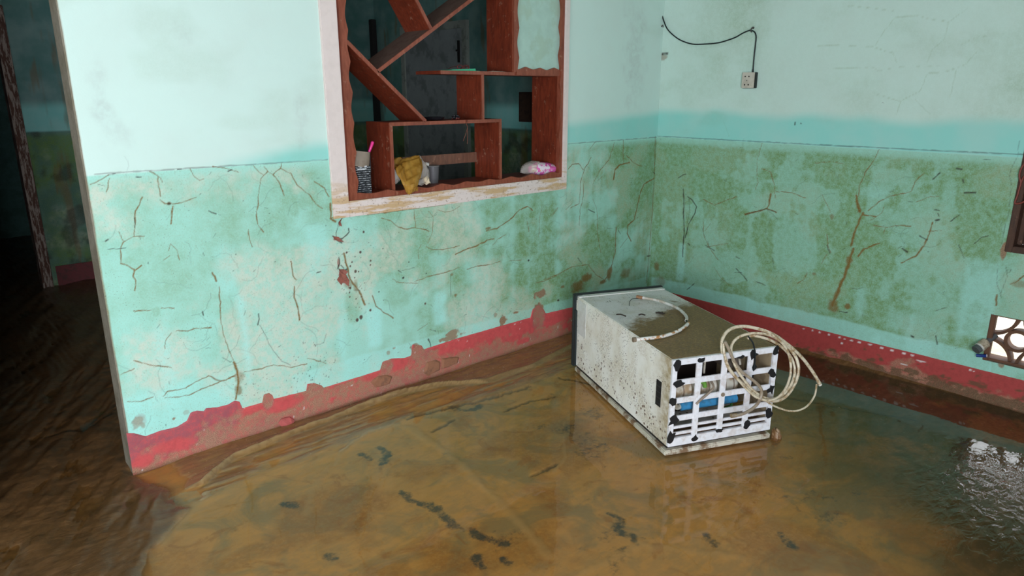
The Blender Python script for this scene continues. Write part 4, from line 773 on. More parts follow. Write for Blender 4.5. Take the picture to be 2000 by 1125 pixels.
# black dish
p = on_y(852, 237, 3.0); z_ = zG + .0085
tag(MB().lathe([(.034, 0), (.050, .003), (.056, .016), (.052, .016), (.046, .006), (.001, .005)], (p[0], 3.02, z_), seg=32).build('dish', m_blackg, smooth=True, at=(p[0], 3.02, z_)), 'glossy black shallow dish on the lower shelf board', 'dish')
# beaded trinket
be = empty('bead_bracelet', (on_y(890, 235, 3.0)[0], 3.0, z_)); tag(be, 'small heap of black and dark red beads beside the black dish', 'bracelet')
for i in range(26):
    a = i * .97; r = .006 + .018 * ((i * 7) % 10) / 10
    MB().lathe([(.0005, -.005), (.004, -.0035), (.0055, 0), (.004, .0035), (.0005, .005)], (r * 1.5 * math.cos(a), r * math.sin(a), .0055 + .007 * (i % 3) * (1 if r < .016 else .4)), seg=8).build('bead', m_blackg if i % 3 else simple('dark_red_bead', (.14, .02, .015), .3), be, smooth=True)
# brown string hanging from the board
T11 = tile(600, 0, 3.63)
mb = MB()
for pts in ([(1125, 868), (1130, 885), (1136, 905), (1122, 955), (1106, 1000)], [(1136, 905), (1137, 960), (1134, 1020)]):
    mb.tube([(q[0], SF - .006, q[2]) for q in (on_y(x, y, SF - .006) for x, y in T11(pts))], .0016, 6)
mb.lathe([(.001, -.006), (.005, 0), (.001, .006)], (on_y(*T11([(1128, 878)])[0], SF)[0], SF - .006, zG + .002), seg=8)
tag(mb.build('string', simple('brown_string', (.16, .055, .035), .8), smooth=True), 'knotted brown string hanging from the lower shelf board', 'string')
# green folder with dark red spectacles on the short upper shelf
zt = zE + .0085
g0, g1 = on_y(866, 138, 2.97)[0], on_y(930, 138, 2.97)[0]
gf = empty('paper_folder', (g0, 2.97, zt)); tag(gf, 'thin bright green folder lying on the upper shelf board', 'folder')
m_green = simple('green_card', (.05, .42, .22), .5)
MB().add([(0, -.04, 0), (g1 - g0, -.03, 0), (g1 - g0 - .02, .10, 0), (.015, .10, 0), (0, -.04, .003), (g1 - g0, -.03, .003), (g1 - g0 - .02, .10, .003), (.015, .10, .003)], [(0, 3, 2, 1), (4, 5, 6, 7), (0, 1, 5, 4), (1, 2, 6, 5), (2, 3, 7, 6), (3, 0, 4, 7)]).build('cover', m_green, gf)
MB().add([(.03, -.028, .0032), (g1 - g0 - .02, -.02, .0032), (g1 - g0 - .03, .08, .0032), (.04, .08, .0032), (.03, -.028, .006), (g1 - g0 - .02, -.02, .014), (g1 - g0 - .03, .08, .010), (.04, .08, .006)], [(0, 3, 2, 1), (4, 5, 6, 7), (0, 1, 5, 4), (1, 2, 6, 5), (2, 3, 7, 6), (3, 0, 4, 7)]).build('pages', m_green, gf)
gx = on_y(897, 132, 2.96)[0]
sg = empty('spectacles', (gx, 2.955, zt + .008)); tag(sg, 'small dark red spectacles lying on the green folder', 'spectacles')
m_dred = simple('dark_red_plastic', (.12, .02, .018), .3, coat=.3)
for sx in (0, .042):
    MB().tube([(sx + .017 * math.cos(a), .0, .012 + .010 * math.sin(a)) for a in np.linspace(0, 2 * math.pi, 13)], .0022, 6, 1).build('rim', m_dred, sg, smooth=True)
MB().tube([(.016, 0, .014), (.021, -.002, .016), (.026, 0, .014)], .002, 6).build('bridge', m_dred, sg, smooth=True)
for sx, s2 in ((-.016, -.012), (.058, .056)): MB().tube([(sx, 0, .016), (s2, .05, .012), (s2 + .004, .09, .004)], .0018, 6).build('temple', m_dred, sg, smooth=True)
s0 = on_y(955, 138, 2.96)[0]
tag(MB().add([(s0, 2.94, zt), (s0 + .10, 2.935, zt), (s0 + .11, 2.98, zt), (s0 + .01, 2.99, zt), (s0, 2.94, zt + .004), (s0 + .10, 2.935, zt + .001), (s0 + .11, 2.98, zt + .006), (s0 + .01, 2.99, zt + .002)],
             [(0, 3, 2, 1), (4, 5, 6, 7), (0, 1, 5, 4), (1, 2, 6, 5), (2, 3, 7, 6), (3, 0, 4, 7)]).build('paper_scrap', simple('dull_paper', (.35, .28, .22), .8)), 'creased scrap of paper at the foot of the upper upright board', 'paper')

T12 = tile(660, 270, 8.655)
def tY(x, y, Yp): p = on_y(*T12([(x, y)])[0], Yp); return p[0], p[2]
# black printed carton in the left corner
n = NT('black_printed_carton'); q = n.sep()
lines = n.ramp(n.math('SINE', n.math('MULTIPLY', q[2], 620.0)), .1, .5); words = n.ramp(n.noise(55, 3, .8, n.mapping((1.6, 1, 6))), .48, .56)
c = n.mix(n.mul(n.mul(lines, words), .75), (.014, .016, .020), (.55, .58, .60)); m_carton = n.done(n.bsdf(c, .4, .4))
x0, _ = tY(270, 700, 2.94); x1, _ = tY(590, 700, 2.94); _, zt_ = tY(400, 480, 2.94)
ct = empty('printed_carton', ((x0 + x1) / 2, 2.975, zS), math.radians(-6)); tag(ct, 'black carton with small white print in the left corner of the opening', 'carton')
w_ = (x1 - x0) / 2 - .006
MB().box(-w_, w_, -.032, .032, 0, zt_ - zS).build('body', m_carton, ct, bevel=.0015)
mb = MB()
for i, z in enumerate((.115, .127)): mb.box(-w_ + .022 + i * .004, w_ - .022 + i * .003, -.0332, -.0325, z, z + .005)
mb.build('bold_lettering', simple('white_print', (.7, .72, .74), .5), ct)
MB().box(-w_ - .0006, -w_ + .012, -.0328, -.031, .07, .13).build('red_stripe', simple('crimson_print', (.28, .02, .04), .4), ct)
# cardboard sleeve resting on the carton
x0, z0 = tY(285, 470, 2.93); x1, _ = tY(575, 520, 2.93); _, z1 = tY(450, 285, 2.93)
sl = MB().lathe([(.052, 0), (.052, .072), (.0495, .072), (.0495, 0)], (0, 0, 0), seg=32, sx=1.0, sy=.62).build('cardboard_sleeve', simple('grey_brown_card', (.30, .245, .19), .8, dirt=(.22, .17, .13), dscale=15), smooth=True)
sl.location = ((x0 + x1) / 2, 2.972, zt_ - .002); sl.rotation_euler = (0, math.radians(9), 0)
tag(sl, 'grey brown cardboard sleeve standing tilted on the black carton', 'cardboard tube')
# pink handled brush behind the sleeve
pa, pb = tY(505, 300, 2.985), tY(580, 75, 2.985)
br = empty('hair_brush', (pa[0], 2.985, pa[1] - .08)); tag(br, 'bright pink handle of a brush sticking up from the carton', 'brush')
dx, dz = pb[0] - pa[0], pb[1] - pa[1]
mb = MB().tube([(0, 0, .078), (dx * .3, 0, .08 + dz * .3), (dx * .7, -.002, .08 + dz * .7), (dx, -.002, .08 + dz)], .0055, 12, 4, .008)
mb.lathe([(.008, 0), (.0078, .003), (.005, .0062), (.0005, .0075)], (dx, -.002, .08 + dz), seg=12)
mb.build('handle', simple('hot_pink_plastic', (.85, .04, .28), .3, coat=.3), br, smooth=True)
MB().box(-.012, .012, -.006, .006, .0, .085).build('head', simple('dark_bristle_head', (.03, .025, .03), .6), br, bevel=.002)
# amber plastic bag hanging over the sill
n = NT('amber_plastic_film'); c = n.mix(n.ramp(n.noise(25, 4), .35, .65), (.66, .38, .07), (.50, .26, .04))
pb_ = n.bsdf(c, .25, .5, 0, n.bump(n.noise(40, 3, .6, n.mapping((3, 3, 1))), .5, .006), .4, .1)
tl = n.t.nodes.new('ShaderNodeBsdfTranslucent'); n.put(tl.inputs[0], c); tp = n.t.nodes.new('ShaderNodeBsdfTransparent'); tp.inputs[0].default_value = (.9, .72, .35, 1)
m1 = n.t.nodes.new('ShaderNodeMixShader'); m1.inputs[0].default_value = .3; n.link(pb_, m1.inputs[1]); n.link(tl.outputs[0], m1.inputs[2])
m2 = n.t.nodes.new('ShaderNodeMixShader'); m2.inputs[0].default_value = .20; n.link(m1.outputs[0], m2.inputs[1]); n.link(tp.outputs[0], m2.inputs[2]); m_amber = n.done(m2.outputs[0])
n = NT('clear_plastic_film'); g = n.bsdf((.80, .76, .72), .15, .5, 0, n.bump(n.noise(45, 3), .6, .006)); tp = n.t.nodes.new('ShaderNodeBsdfTransparent'); tp.inputs[0].default_value = (.95, .9, .8, 1)
m2 = n.t.nodes.new('ShaderNodeMixShader'); m2.inputs[0].default_value = .70; n.link(g, m2.inputs[1]); n.link(tp.outputs[0], m2.inputs[2]); m_clear = n.done(m2.outputs[0])
def loft(sections, seg=40, fold=.12, seed=0, nf=5):   # sections: (x0, x1, z, yc, depth)
    v = []; f = []
    for i, (a, b, z, yc, dp) in enumerate(sections):
        for k in range(seg):
            t = 2 * math.pi * k / seg; m_ = 1 + fold * math.sin(nf * t + seed + i * .06) + fold * .6 * math.sin((2 * nf + 1) * t + 1.7 * seed - i * .09)
            v.append(((a + b) / 2 + (b - a) / 2 * math.cos(t) * (1 + (m_ - 1) * .35), yc + dp * math.sin(t) * m_, z + .004 * math.sin(3 * t + i)))
    n_ = len(sections)
    for i in range(n_ - 1):
        for k in range(seg): f.append((i * seg + k, i * seg + (k + 1) % seg, (i + 1) * seg + (k + 1) % seg, (i + 1) * seg + k))
    f += [tuple(range(seg - 1, -1, -1)), tuple((n_ - 1) * seg + k for k in range(seg))]
    return MB().add(v, f)
def sec(rows): # rows of (y_tile, xl, xr, yc, depth)
    out = []
    for y, a, b, yc, dp in rows:
        xa, z = tY(a, y, yc); xb_, _ = tY(b, y, yc); out.append((xa, xb_, z, yc, dp))
    return out
def fine_sec(s, k=4):
    o = []
    for a, b in zip(s[:-1], s[1:]):
        for i in range(k): o.append(tuple(a[j] + (b[j] - a[j]) * i / k for j in range(5)))
    return o + [s[-1]]
bag = empty('plastic_bag', (tY(1200, 800, 2.9)[0], 2.91, zS)); tag(bag, 'crumpled amber plastic bag hanging over the sill of the opening', 'plastic bag')
def bp(o): o.parent = bag; o.matrix_parent_inverse = Matrix.Translation(bag.location).inverted(); return o
bp(loft(fine_sec(sec([(300, 1330, 1365, 2.99, .006), (340, 1150, 1385, 2.985, .022), (400, 1060, 1405, 2.975, .034), (500, 1060, 1420, 2.955, .040), (600, 1100, 1400, 2.93, .040), (700, 1110, 1370, 2.90, .032), (780, 1115, 1345, 2.878, .020), (850, 1130, 1330, 2.876, .016), (900, 1150, 1300, 2.878, .012), (940, 1190, 1235, 2.880, .006)])), seed=1).build('body', m_amber, smooth=True))
bp(loft(fine_sec(sec([(460, 975, 1080, 2.955, .012), (520, 970, 1110, 2.94, .018), (600, 1000, 1120, 2.92, .018), (700, 1060, 1150, 2.895, .014), (800, 1110, 1190, 2.878, .010), (900, 1150, 1230, 2.876, .010), (945, 1190, 1250, 2.876, .005)])), seed=3, nf=3).build('handle_loop', m_amber, smooth=True))
bp(loft(fine_sec(sec([(820, 1240, 1330, 2.876, .010), (850, 1250, 1345, 2.872, .016), (890, 1290, 1340, 2.872, .008)])), seed=5, nf=4).build('knot', m_amber, smooth=True))
bp(loft(fine_sec(sec([(300, 1350, 1390, 3.0, .006), (420, 1370, 1450, 2.99, .02), (520, 1390, 1510, 2.98, .03), (640, 1380, 1530, 2.965, .03), (740, 1330, 1540, 2.95, .024), (800, 1290, 1420, 2.945, .012)])), seed=6, nf=4).build('clear_fold', m_clear, smooth=True))
bp(loft(fine_sec(sec([(530, 915, 960, 2.96, .008), (570, 915, 1010, 2.955, .014), (640, 930, 1050, 2.95, .016), (700, 915, 1040, 2.95, .018), (760, 920, 1000, 2.95, .014)])), seed=8, nf=4).build('clear_fold', m_clear, smooth=True))
bp(loft(fine_sec(sec([(340, 925, 1090, 3.03, .012), (420, 920, 1080, 3.025, .02), (520, 920, 1020, 3.02, .02)])), seed=9, nf=3).build('rear_fold', m_amber, smooth=True))
# bread-coloured lump of wrapping at the bag's right corner
bw = loft(fine_sec(sec([(650, 1450, 1520, 2.945, .008), (690, 1440, 1530, 2.94, .016), (740, 1450, 1540, 2.935, .018), (775, 1470, 1570, 2.935, .010)])), seed=11, nf=4).build('paper_wad', simple('cream_paper', (.72, .60, .42), .7), smooth=True)
tag(bw, 'small crumpled cream paper wad at the right of the amber bag', 'paper')
# grey tumbler
x0, z0 = tY(1530, 790, 3.06); x1, z1 = tY(1690, 450, 3.06)
tb = empty('tumbler', ((x0 + x1) / 2, 3.06, zS)); tag(tb, 'grey plastic tumbler behind the amber bag', 'tumbler'); r_ = (x1 - x0) / 2; hh_ = z1 - zS
MB().lathe([(r_ * .8, 0), (r_ * .82, .003), (r_, hh_), (r_ * .93, hh_), (r_ * .76, .006), (.001, .006)], (0, 0, 0), seg=28).build('body', simple('grey_plastic', (.13, .125, .13), .45), tb, smooth=True)
MB().lathe([(r_ + .001, hh_ - .006), (r_ + .003, hh_ - .003), (r_ + .001, hh_), (r_ * .94, hh_)], (0, 0, 0), seg=28).build('rim', simple('grey_plastic_rim', (.2, .195, .19), .4), tb, smooth=True)
x0, z0 = tY(1545, 455, 3.03)
tag(loft(fine_sec([(x0 - .018, x0 + .012, z1 + .001, 3.055, .012), (x0 - .022, x0 + .016, z1 + .008, 3.055, .016), (x0 - .01, x0 + .014, z1 + .016, 3.055, .008)]), seed=2, nf=3).build('tissue', simple('white_tissue', (.72, .70, .66), .8), smooth=True), 'scrap of white tissue on the rim of the grey tumbler', 'tissue')
# pink and white plastic packet in the right corner
n = NT('pink_white_packet'); v_ = n.ramp(n.noise(22, 3, .5, None, .8), .50, .55); c = n.mix(v_, (.80, .70, .78), (.78, .14, .48)); c = n.mix(n.ramp(n.voro(22), .06, .10, 1, 0), c, (.85, .62, .05))
m_pack = n.done(n.bsdf(c, .25, .5, 0, n.bump(n.noise(38, 4), .7, .008), .5, .1))
T13 = tile(620, 200, 3.846)
def kY(x, y, Yp): p = on_y(*T13([(x, y)])[0], Yp); return p[0], p[2]
def packet_mesh(rows, yc, seed):
    v = []; f = []; nx, na = len(rows), 20; r = np.random.RandomState(seed)
    for i, (x, yt, yb, dp) in enumerate(rows):
        X0, Zt = kY(x, yt, yc); _, Zb = kY(x, yb, yc)
        for k in range(na):
            a = 2 * math.pi * k / na; v.append((X0 + r.uniform(-.002, .002), yc + dp * math.cos(a) * (1 + .15 * r.uniform(-1, 1)), (Zt + Zb) / 2 + (Zt - Zb) / 2 * math.sin(a) * (1 + .08 * r.uniform(-1, 1))))
    for i in range(nx - 1):
        for k in range(na): f.append((i * na + k, i * na + (k + 1) % na, (i + 1) * na + (k + 1) % na, (i + 1) * na + k))
    f += [tuple(range(na - 1, -1, -1)), tuple((nx - 1) * na + k for k in range(na))]
    return MB().add(v, f)
pk = empty('plastic_packet', (kY(1680, 545, 2.96)[0], 2.96, zS)); tag(pk, 'crumpled pink and white plastic packet in the right corner of the opening', 'packet')
for nm, mt, rows, sd in [('wrapper', m_pack, [(1590, 485, 530, .008), (1610, 465, 540, .03), (1640, 452, 546, .04), (1680, 446, 548, .045), (1720, 452, 550, .045), (1760, 460, 540, .04), (1795, 470, 525, .03), (1820, 482, 500, .006)], 3),
                         ('clear_end', m_clear, [(1528, 505, 530, .006), (1550, 470, 535, .022), (1580, 450, 540, .034), (1615, 440, 540, .036), (1660, 440, 500, .02)], 4)]:
    o = packet_mesh(rows, 2.965, sd).build(nm, mt, None, smooth=True); o.parent = pk; o.matrix_parent_inverse = Matrix.Translation(pk.location).inverted()

# ------------------------------------------------------------------ cable, clips, socket on the right wall
T14 = tile(1240, 0, 5.1125)
m_cable = simple('black_cable_sheath', (.006, .010, .012), .45)
pts = [(200, -120), (230, 0), (265, 130), (300, 240), (340, 310), (420, 380), (500, 420), (590, 442), (700, 440), (830, 428), (930, 400), (1010, 370), (1070, 335), (1130, 308), (1165, 305), (1195, 320), (1210, 360), (1205, 440), (1190, 570), (1178, 735)]
P = [on_x(x, y, XR - .012) for x, y in T14(pts)]; P[0] = P[0] + np.array([-.01, -.02, 0])
tag(MB().tube(P, .0038, 8, 4).build('power_cable', m_cable, smooth=True), 'thin black power cable sagging along the right wall to the socket', 'cable')
m_clip = simple('grey_rusty_clip', (.10, .095, .085), .6, .4)
for x, y, rot, lab in [(290, 262, .35, 'bent grey nail clip holding the black cable near the wall corner'), (1182, 296, -1.1, 'hooked grey nail clip holding the black cable above the socket')]:
    c_ = on_x(*T14([(x, y)])[0], XR); k = empty('cable_clip', (XR, c_[1], c_[2])); tag(k, lab, 'clip', 'cable clips')
    MB().tube([(0, .010, -.002), (-.016, .006, -.002), (-.020, 0, .002), (-.018, -.008, .006)] if rot > 0 else [(0, .0, .010), (-.012, -.003, .012), (-.018, .002, .004), (-.018, .004, -.008), (-.012, .002, -.014)], .0035, 8).build('hook', m_clip, k, smooth=True)
    MB().lathe([(.0065, -.003), (.0065, 0), (.004, .001)], (0, .008 if rot > 0 else 0, -.002 if rot > 0 else .010), 'x', 10).build('nail_head', m_clip, k, smooth=True)
so = empty('wall_socket', (XR, on_x(1467, 157, XR)[1], on_x(1467, 157, XR)[2])); tag(so, 'cream double wall socket at the end of the black cable', 'socket')
MB().box(-.024, 0, -.041, .041, -.045, .045).build('back_box', simple('black_back_box', (.02, .022, .022), .5), so, bevel=.002)
fp = MB().box(-.031, -.024, -.036, .043, -.044, .045).build('face_plate', simple('cream_plastic', (.56, .52, .44), .4, dirt=(.42, .38, .3), dscale=20), so, bevel=.002)
mh = simple('black_hole', (.01, .01, .01), .8)
for yy, zz in [(.018, .022), (-.006, .022), (.018, -.025), (-.006, -.025)]: MB().lathe([(.0042, -.0325), (.0042, -.029)], (0, yy + .004, zz), 'x', 12).build('pin_hole', mh, so)
MB().lathe([(.003, -.0328), (.003, -.030)], (0, .010, -.001), 'x', 10).build('screw', m_clip, so)
MB().lathe([(.0055, .045), (.0045, .062)], (-.014, on_x(*T14([(1178, 735)])[0], XR - .012)[1] - so.location[1], 0), 'z', 10).build('cable_gland', m_cable, so)

# ------------------------------------------------------------------ breeze-block vent, window, pipe end, red wire
m_clay = simple('brown_terracotta', (.14, .065, .035), .8, dirt=(.07, .035, .02), dscale=12)
ve = empty('window_2', (XR, (VY0 + VY1) / 2, VZ0)); tag(ve, 'brown pierced terracotta vent low in the right wall', 'vent', kind='structure')
s_ = (VY1 - VY0) / 2
def ring(mb, cy, cz, r0, r1, a0, a1, xa, xb_, n_=14):
    v = []; f = []
    for i in range(n_ + 1):
        a = a0 + (a1 - a0) * i / n_
        for r in (r0, r1):
            for x in (xa, xb_): v.append((x, cy + r * math.cos(a), cz + r * math.sin(a)))
    for i in range(n_):
        b = i * 4; f += [(b, b + 1, b + 5, b + 4), (b + 2, b + 6, b + 7, b + 3), (b, b + 4, b + 6, b + 2), (b + 1, b + 3, b + 7, b + 5)]
    f += [(0, 2, 3, 1), (n_ * 4, n_ * 4 + 1, n_ * 4 + 3, n_ * 4 + 2)]
    mb.add(v, f)
for k in range(2):
    mb = MB(); cy = s_ / 2 - k * s_; hs = s_ / 2; hz = (VZ1 - VZ0) / 2; cz = hz; xa, xb_ = .035, .085
    for b in [(cy - hs, cy - hs + .010, 0, 2 * hz), (cy + hs - .010, cy + hs, 0, 2 * hz), (cy - hs, cy + hs, 0, .012), (cy - hs, cy + hs, 2 * hz - .010, 2 * hz)]: mb.box(xa - .015, xb_ + .01, b[0], b[1], b[2], b[3])
    ring(mb, cy, cz, .040, .056, 0, 2 * math.pi, xa, xb_, 28)
    for sy, sz, a0 in [(-1, -1, 0), (1, -1, math.pi / 2), (1, 1, math.pi), (-1, 1, 1.5 * math.pi)]: ring(mb, cy + sy * hs, cz + sz * hz, .098, .113, a0, a0 + math.pi / 2, xa, xb_, 14)
    mb.build('vent_block', m_clay, ve)
MB().box(.004, .035, VY1 - .022 - ve.location[1], VY1 - ve.location[1], 0, VZ1 - VZ0).build('side_lip', m_clay, ve, bevel=.003)
w1 = empty('window_1', (XR, WY1, WZ0)); tag(w1, 'dark brown timber window frame at the right edge of the wall', 'window', kind='structure')
m_dwood = wood('dark_window_timber', (.075, .032, .016), (.045, .020, .011), .6)
yl = WY0 - WY1
for nm, b in [('jamb', (-.006, .118, -.03, 0, 0, WZ1 - WZ0)), ('jamb', (-.006, .118, yl, yl + .03, 0, WZ1 - WZ0)), ('sill', (-.006, .118, yl + .03, -.03, 0, .03)), ('head', (-.006, .118, yl + .03, -.03, WZ1 - WZ0 - .03, WZ1 - WZ0)), ('mullion', (.06, .10, yl / 2 - .02, yl / 2 + .02, .03, WZ1 - WZ0 - .03)), ('stop', (.06, .09, -.05, -.03, .03, WZ1 - WZ0 - .03)), ('glare_shutter', (.072, .095, yl / 2 + .02, -.05, .03, .62)), ('glare_shutter', (.072, .095, yl + .03, yl / 2 - .02, .03, .62))]:  # unseen lower shutters added to cut the bright window reflection in the water
    MB().box(*b).build(nm, m_dwood, w1, bevel=.003)
# pipe stub poking out of the vent's corner
c_ = on_x(1908, 682, XR - .05); q_ = on_x(1945, 655, XR + .04)
pe = empty('drain_pipe', (c_[0], c_[1], c_[2])); tag(pe, 'grey capped pipe end wrapped in rag at the corner of the vent', 'pipe')
dv = q_ - c_; m_pipe = simple('dark_grey_pipe', (.10, .10, .10), .5)
MB().tube([dv * 0.02, dv * .5, dv], .013, 14, 1).build('tube', m_pipe, pe, smooth=True)
MB().tube([-dv * .07, dv * .16], .0215, 16, 1).build('cap', simple('grey_rubber_cap', (.085, .095, .095), .55), pe, smooth=True)
MB().tube([dv * .10, dv * .17], .0235, 16, 1).build('cap_rim', simple('white_plastic_rim', (.62, .60, .55), .5), pe, smooth=True)
mb = MB(); r = np.random.RandomState(2)
for i in range(9):
    t = .18 + .035 * i; e1 = np.cross(dv, [0, 0, 1.]); e1 /= np.linalg.norm(e1); e2 = np.cross(dv, e1); e2 /= np.linalg.norm(e2); ph = r.uniform(0, 6)
    mb.tube([dv * (t + .02 * math.sin(2 * a + ph)) + (.017 + .004 * r.rand()) * (math.cos(a) * e1 + math.sin(a) * e2) for a in np.linspace(0, 2 * math.pi, 12)], .005, 6, 2)
mb.build('rag_wrap', simple('beige_rag', (.45, .38, .28), .9, dirt=(.2, .14, .09), dscale=60), pe, smooth=True)
b_ = on_x(1917, 695, XR - .02)
tag(MB().tube([(b_[0], b_[1] + .022, b_[2] - .004), (b_[0] + .002, b_[1], b_[2]), (b_[0], b_[1] - .022, b_[2] + .006)], .0085, 10, 3).build('bottle_cap', simple('blue_plastic', (.012, .04, .22), .35, coat=.3), smooth=True), 'small dark blue plastic scrap below the capped pipe end', 'plastic scrap')
T15 = tile(1920, 280, 4.6875)
P = [on_x(x, y, XR - .012) for x, y in T15([(420, 120), (375, 190), (345, 240), (332, 300), (345, 360), (330, 420), (310, 490), (290, 545), (320, 552), (375, 535), (430, 500), (460, 400), (420, 320), (375, 305), (347, 362)])]
tag(MB().tube(P, .0042, 8, 4).build('red_wire', simple('dull_red_wire', (.20, .045, .03), .5), smooth=True), 'dull red wire looped over the window jamb', 'wire')

# ------------------------------------------------------------------ FRIDGE lying on its door
FO = np.array([2.287, 1.557, 0.0]); FA = math.radians(-23.7)
FWv = np.array([math.cos(FA), math.sin(FA), 0]); FAv = np.array([-math.sin(FA), math.cos(FA), 0])
def on_plane(px, py, P0, nrm):
    d = ray(px, py); t = np.dot(P0 - C0, nrm) / np.dot(d, nrm); q = C0 + d * t - FO; return np.array([q @ FWv, q @ FAv, q[2]])
def fr_front(px, py, off=0.0): return on_plane(px, py, FO + FAv * off, FAv)
def fr_left(px, py): return on_plane(px, py, FO, FWv)
def fr_top(px, py, z): return on_plane(px, py, FO + np.array([0, 0, z]), np.array([0, 0, 1.]))
fg = empty('refrigerator', tuple(FO), FA); tag(fg, 'muddy white refrigerator lying face down on the flooded floor', 'refrigerator')
LW_, LD, ZB, ZT = .518, .985, .041, .4375
n = NT('dirty_white_enamel'); q = n.sep(); fine = n.noise(120, 5, .7); med = n.noise(22, 5, .7); sp_ = n.voro(40)
c = n.mix(n.ramp(n.noise(9, 5, .6), .35, .7), (.90, .89, .84), (.80, .77, .68))
c = n.mix(n.mul(n.ramp(q[1], .0, .16, 1, 0), n.ramp(med, .3, .6, .25, .9)), c, (.36, .27, .13))
c = n.mix(n.mul(n.ramp(n.noise(7, 4), .45, .6), n.ramp(fine, .4, .6, 0, .45)), c, (.40, .30, .16))
rsp = n.mul(n.ramp(n.math('ADD', sp_, n.math('MULTIPLY', fine, .25)), .32, .42, 1, 0), n.mul(n.ramp(q[2], .10, .36, 1, .0), n.ramp(n.noise(7, 4, .6), .42, .52)))
c = n.mix(rsp, c, n.mix(n.ramp(fine, .4, .6), (.16, .07, .03), (.04, .022, .015)))
rs2 = n.mul(n.ramp(n.voro(120), .20, .30, 1, 0), n.ramp(n.noise(11, 4), .50, .58)); c = n.mix(rs2, c, (.07, .04, .025))
m_enam = n.done(n.bsdf(c, .42, .4, 0, n.bump(med, .15, .003), .1))
m_inside = simple('fridge_cavity_beige', (.34, .26, .16), .7, dirt=(.14, .09, .05), dscale=14)
mb = MB(); t_ = .018; cd = .26
mb.box(0, t_, 0, LD, ZB, ZT).box(LW_ - t_, LW_, 0, LD, ZB, ZT).box(t_, LW_ - t_, 0, LD, ZT - t_, ZT).box(t_, LW_ - t_, cd, LD, ZB, ZT - t_).box(t_, LW_ - t_, 0, cd, ZB, ZB + t_)
mb.build('cabinet', m_enam, fg, bevel=.0035)
MB().box(t_ + .001, LW_ - t_ - .001, cd - .006, cd - .001, ZB + t_ + .001, ZT - t_ - .001).build('cavity_back', simple('dark_cavity', (.035, .022, .016), .9), fg)  # near-black back plate, darkens the cavity behind the grille
MB().box(LW_ - t_ - .004, LW_ - t_ - .0005, .006, cd - .008, ZB + t_ + .001, ZT - t_ - .001).build('cavity_side', m_inside, fg)
MB().box(.40, .408, .06, cd - .008, .23, ZT - t_ - .001).build('cavity_partition', m_inside, fg)
# muddy back sheet now facing up
n = NT('mud_filmed_back_sheet'); q = n.sep(); fine = n.noise(70, 5, .7, n.mapping((1, 2.5, 1), (0, 0, .5))); med = n.noise(10, 5, .7); 
edge = n.math('ADD', q[1], n.math('MULTIPLY', n.math('SUBTRACT', med, .5), .5)); edge = n.math('ADD', edge, n.math('MULTIPLY', q[0], -.55))
mudm = n.ramp(edge, .36, .50, 1, .06); c = n.mix(n.ramp(fine, .35, .65), (.13, .080, .028), (.30, .21, .095))
wh = n.mix(n.ramp(med, .4, .7), (.80, .80, .80), (.68, .66, .60)); c = n.mix(n.mul(mudm, n.ramp(fine, .2, .5, .75, 1)), wh, c)
lit = n.mul(n.ramp(n.noise(38, 4, .7, n.mapping((3.2, 1, 1), (0, 0, .9))), .62, .66), n.ramp(n.noise(5, 3), .42, .55)); c = n.mix(lit, c, (.045, .03, .018))
m_top = n.done(n.bsdf(c, n.ramp(mudm, 0, 1, .25, .55), n.ramp(mudm, 0, 1, .4, .22), 0, n.bump(n.math('ADD', fine, lit), .7, .006), .05, .2))
u_, v_ = np.linspace(.004, LW_ - .004, 70), np.linspace(.004, .940, 120); UU, VV = np.meshgrid(u_, v_)
ZZ = ZT + .0015 + .0035 * np.clip(fbm(UU * 9, VV * 9, 4, 90) - .35, 0, 1) * (1 - ss(.4, .7, VV - UU * .4)) ; ZZ[0, :] = ZZ[-1, :] = ZT - .0005; ZZ[:, 0] = ZZ[:, -1] = ZT - .0005
I = np.arange(UU.size).reshape(UU.shape)
top = MB().add(np.stack([UU, VV, ZZ], -1).reshape(-1, 3), [tuple(x) for x in np.stack([I[:-1, :-1], I[:-1, 1:], I[1:, 1:], I[1:, :-1]], -1).reshape(-1, 4)]).build('back_sheet', m_top, fg, smooth=True); top['label'] = 'back sheet coated in brown mud'
# seam line, cleaner strip and label at the far end
m_cream = simple('clean_white_strip', (.70, .70, .68), .4, dirt=(.5, .47, .4), dscale=20, damount=.4)
MB().box(.0, LW_, .945, .978, ZT - .002, ZT + .004).build('end_strip', m_cream, fg, bevel=.001)
MB().box(-.0018, .0, .855, .955, .235, .425).build('side_patch', m_cream, fg, bevel=.0006)
m_rub = simple('black_green_rubber', (.018, .026, .026), .6)
mb = MB().box(-.012, LW_ + .012, .986, 1.012, .030, ZT + .008); mb.build('end_cap', m_rub, fg, bevel=.004)
MB().box(-.012, .030, .970, .986, ZT - .022, ZT + .008).build('corner_cap', m_rub, fg, bevel=.003)
MB().box(-.010, .0, .965, .986, .04, .36).build('edge_seal', m_rub, fg, bevel=.002)
# door underneath, slightly askew, and its black gasket
m_doorw = simple('muddy_white_door', (.60, .56, .46), .5, dirt=(.17, .085, .035), dscale=17, damount=.9)
dr_ = MB().box(-.006, .526, -.012, .985, .003, .027).build('door', m_doorw, fg, bevel=.004); dr_.rotation_euler = (0, 0, math.radians(-.7)); dr_.location = (-.006, 0, 0)
MB().box(.008, .508, .010, .97, .027, .0415).build('gasket', simple('black_gasket', (.02, .015, .012), .7), fg)
# cut-out with a dark slot in the side
MB().box(-.0022, .0, .066, .108, .192, .310).build('side_slot', simple('slot_dark', (.012, .011, .011), .7), fg, bevel=.001)
m_lv = simple('slot_louvre_grey', (.03, .03, .03), .5)
for k in range(4): MB().box(-.004, -.0005, .070, .104, .205 + .026 * k, .209 + .026 * k).build('slot_louvre', m_lv, fg)
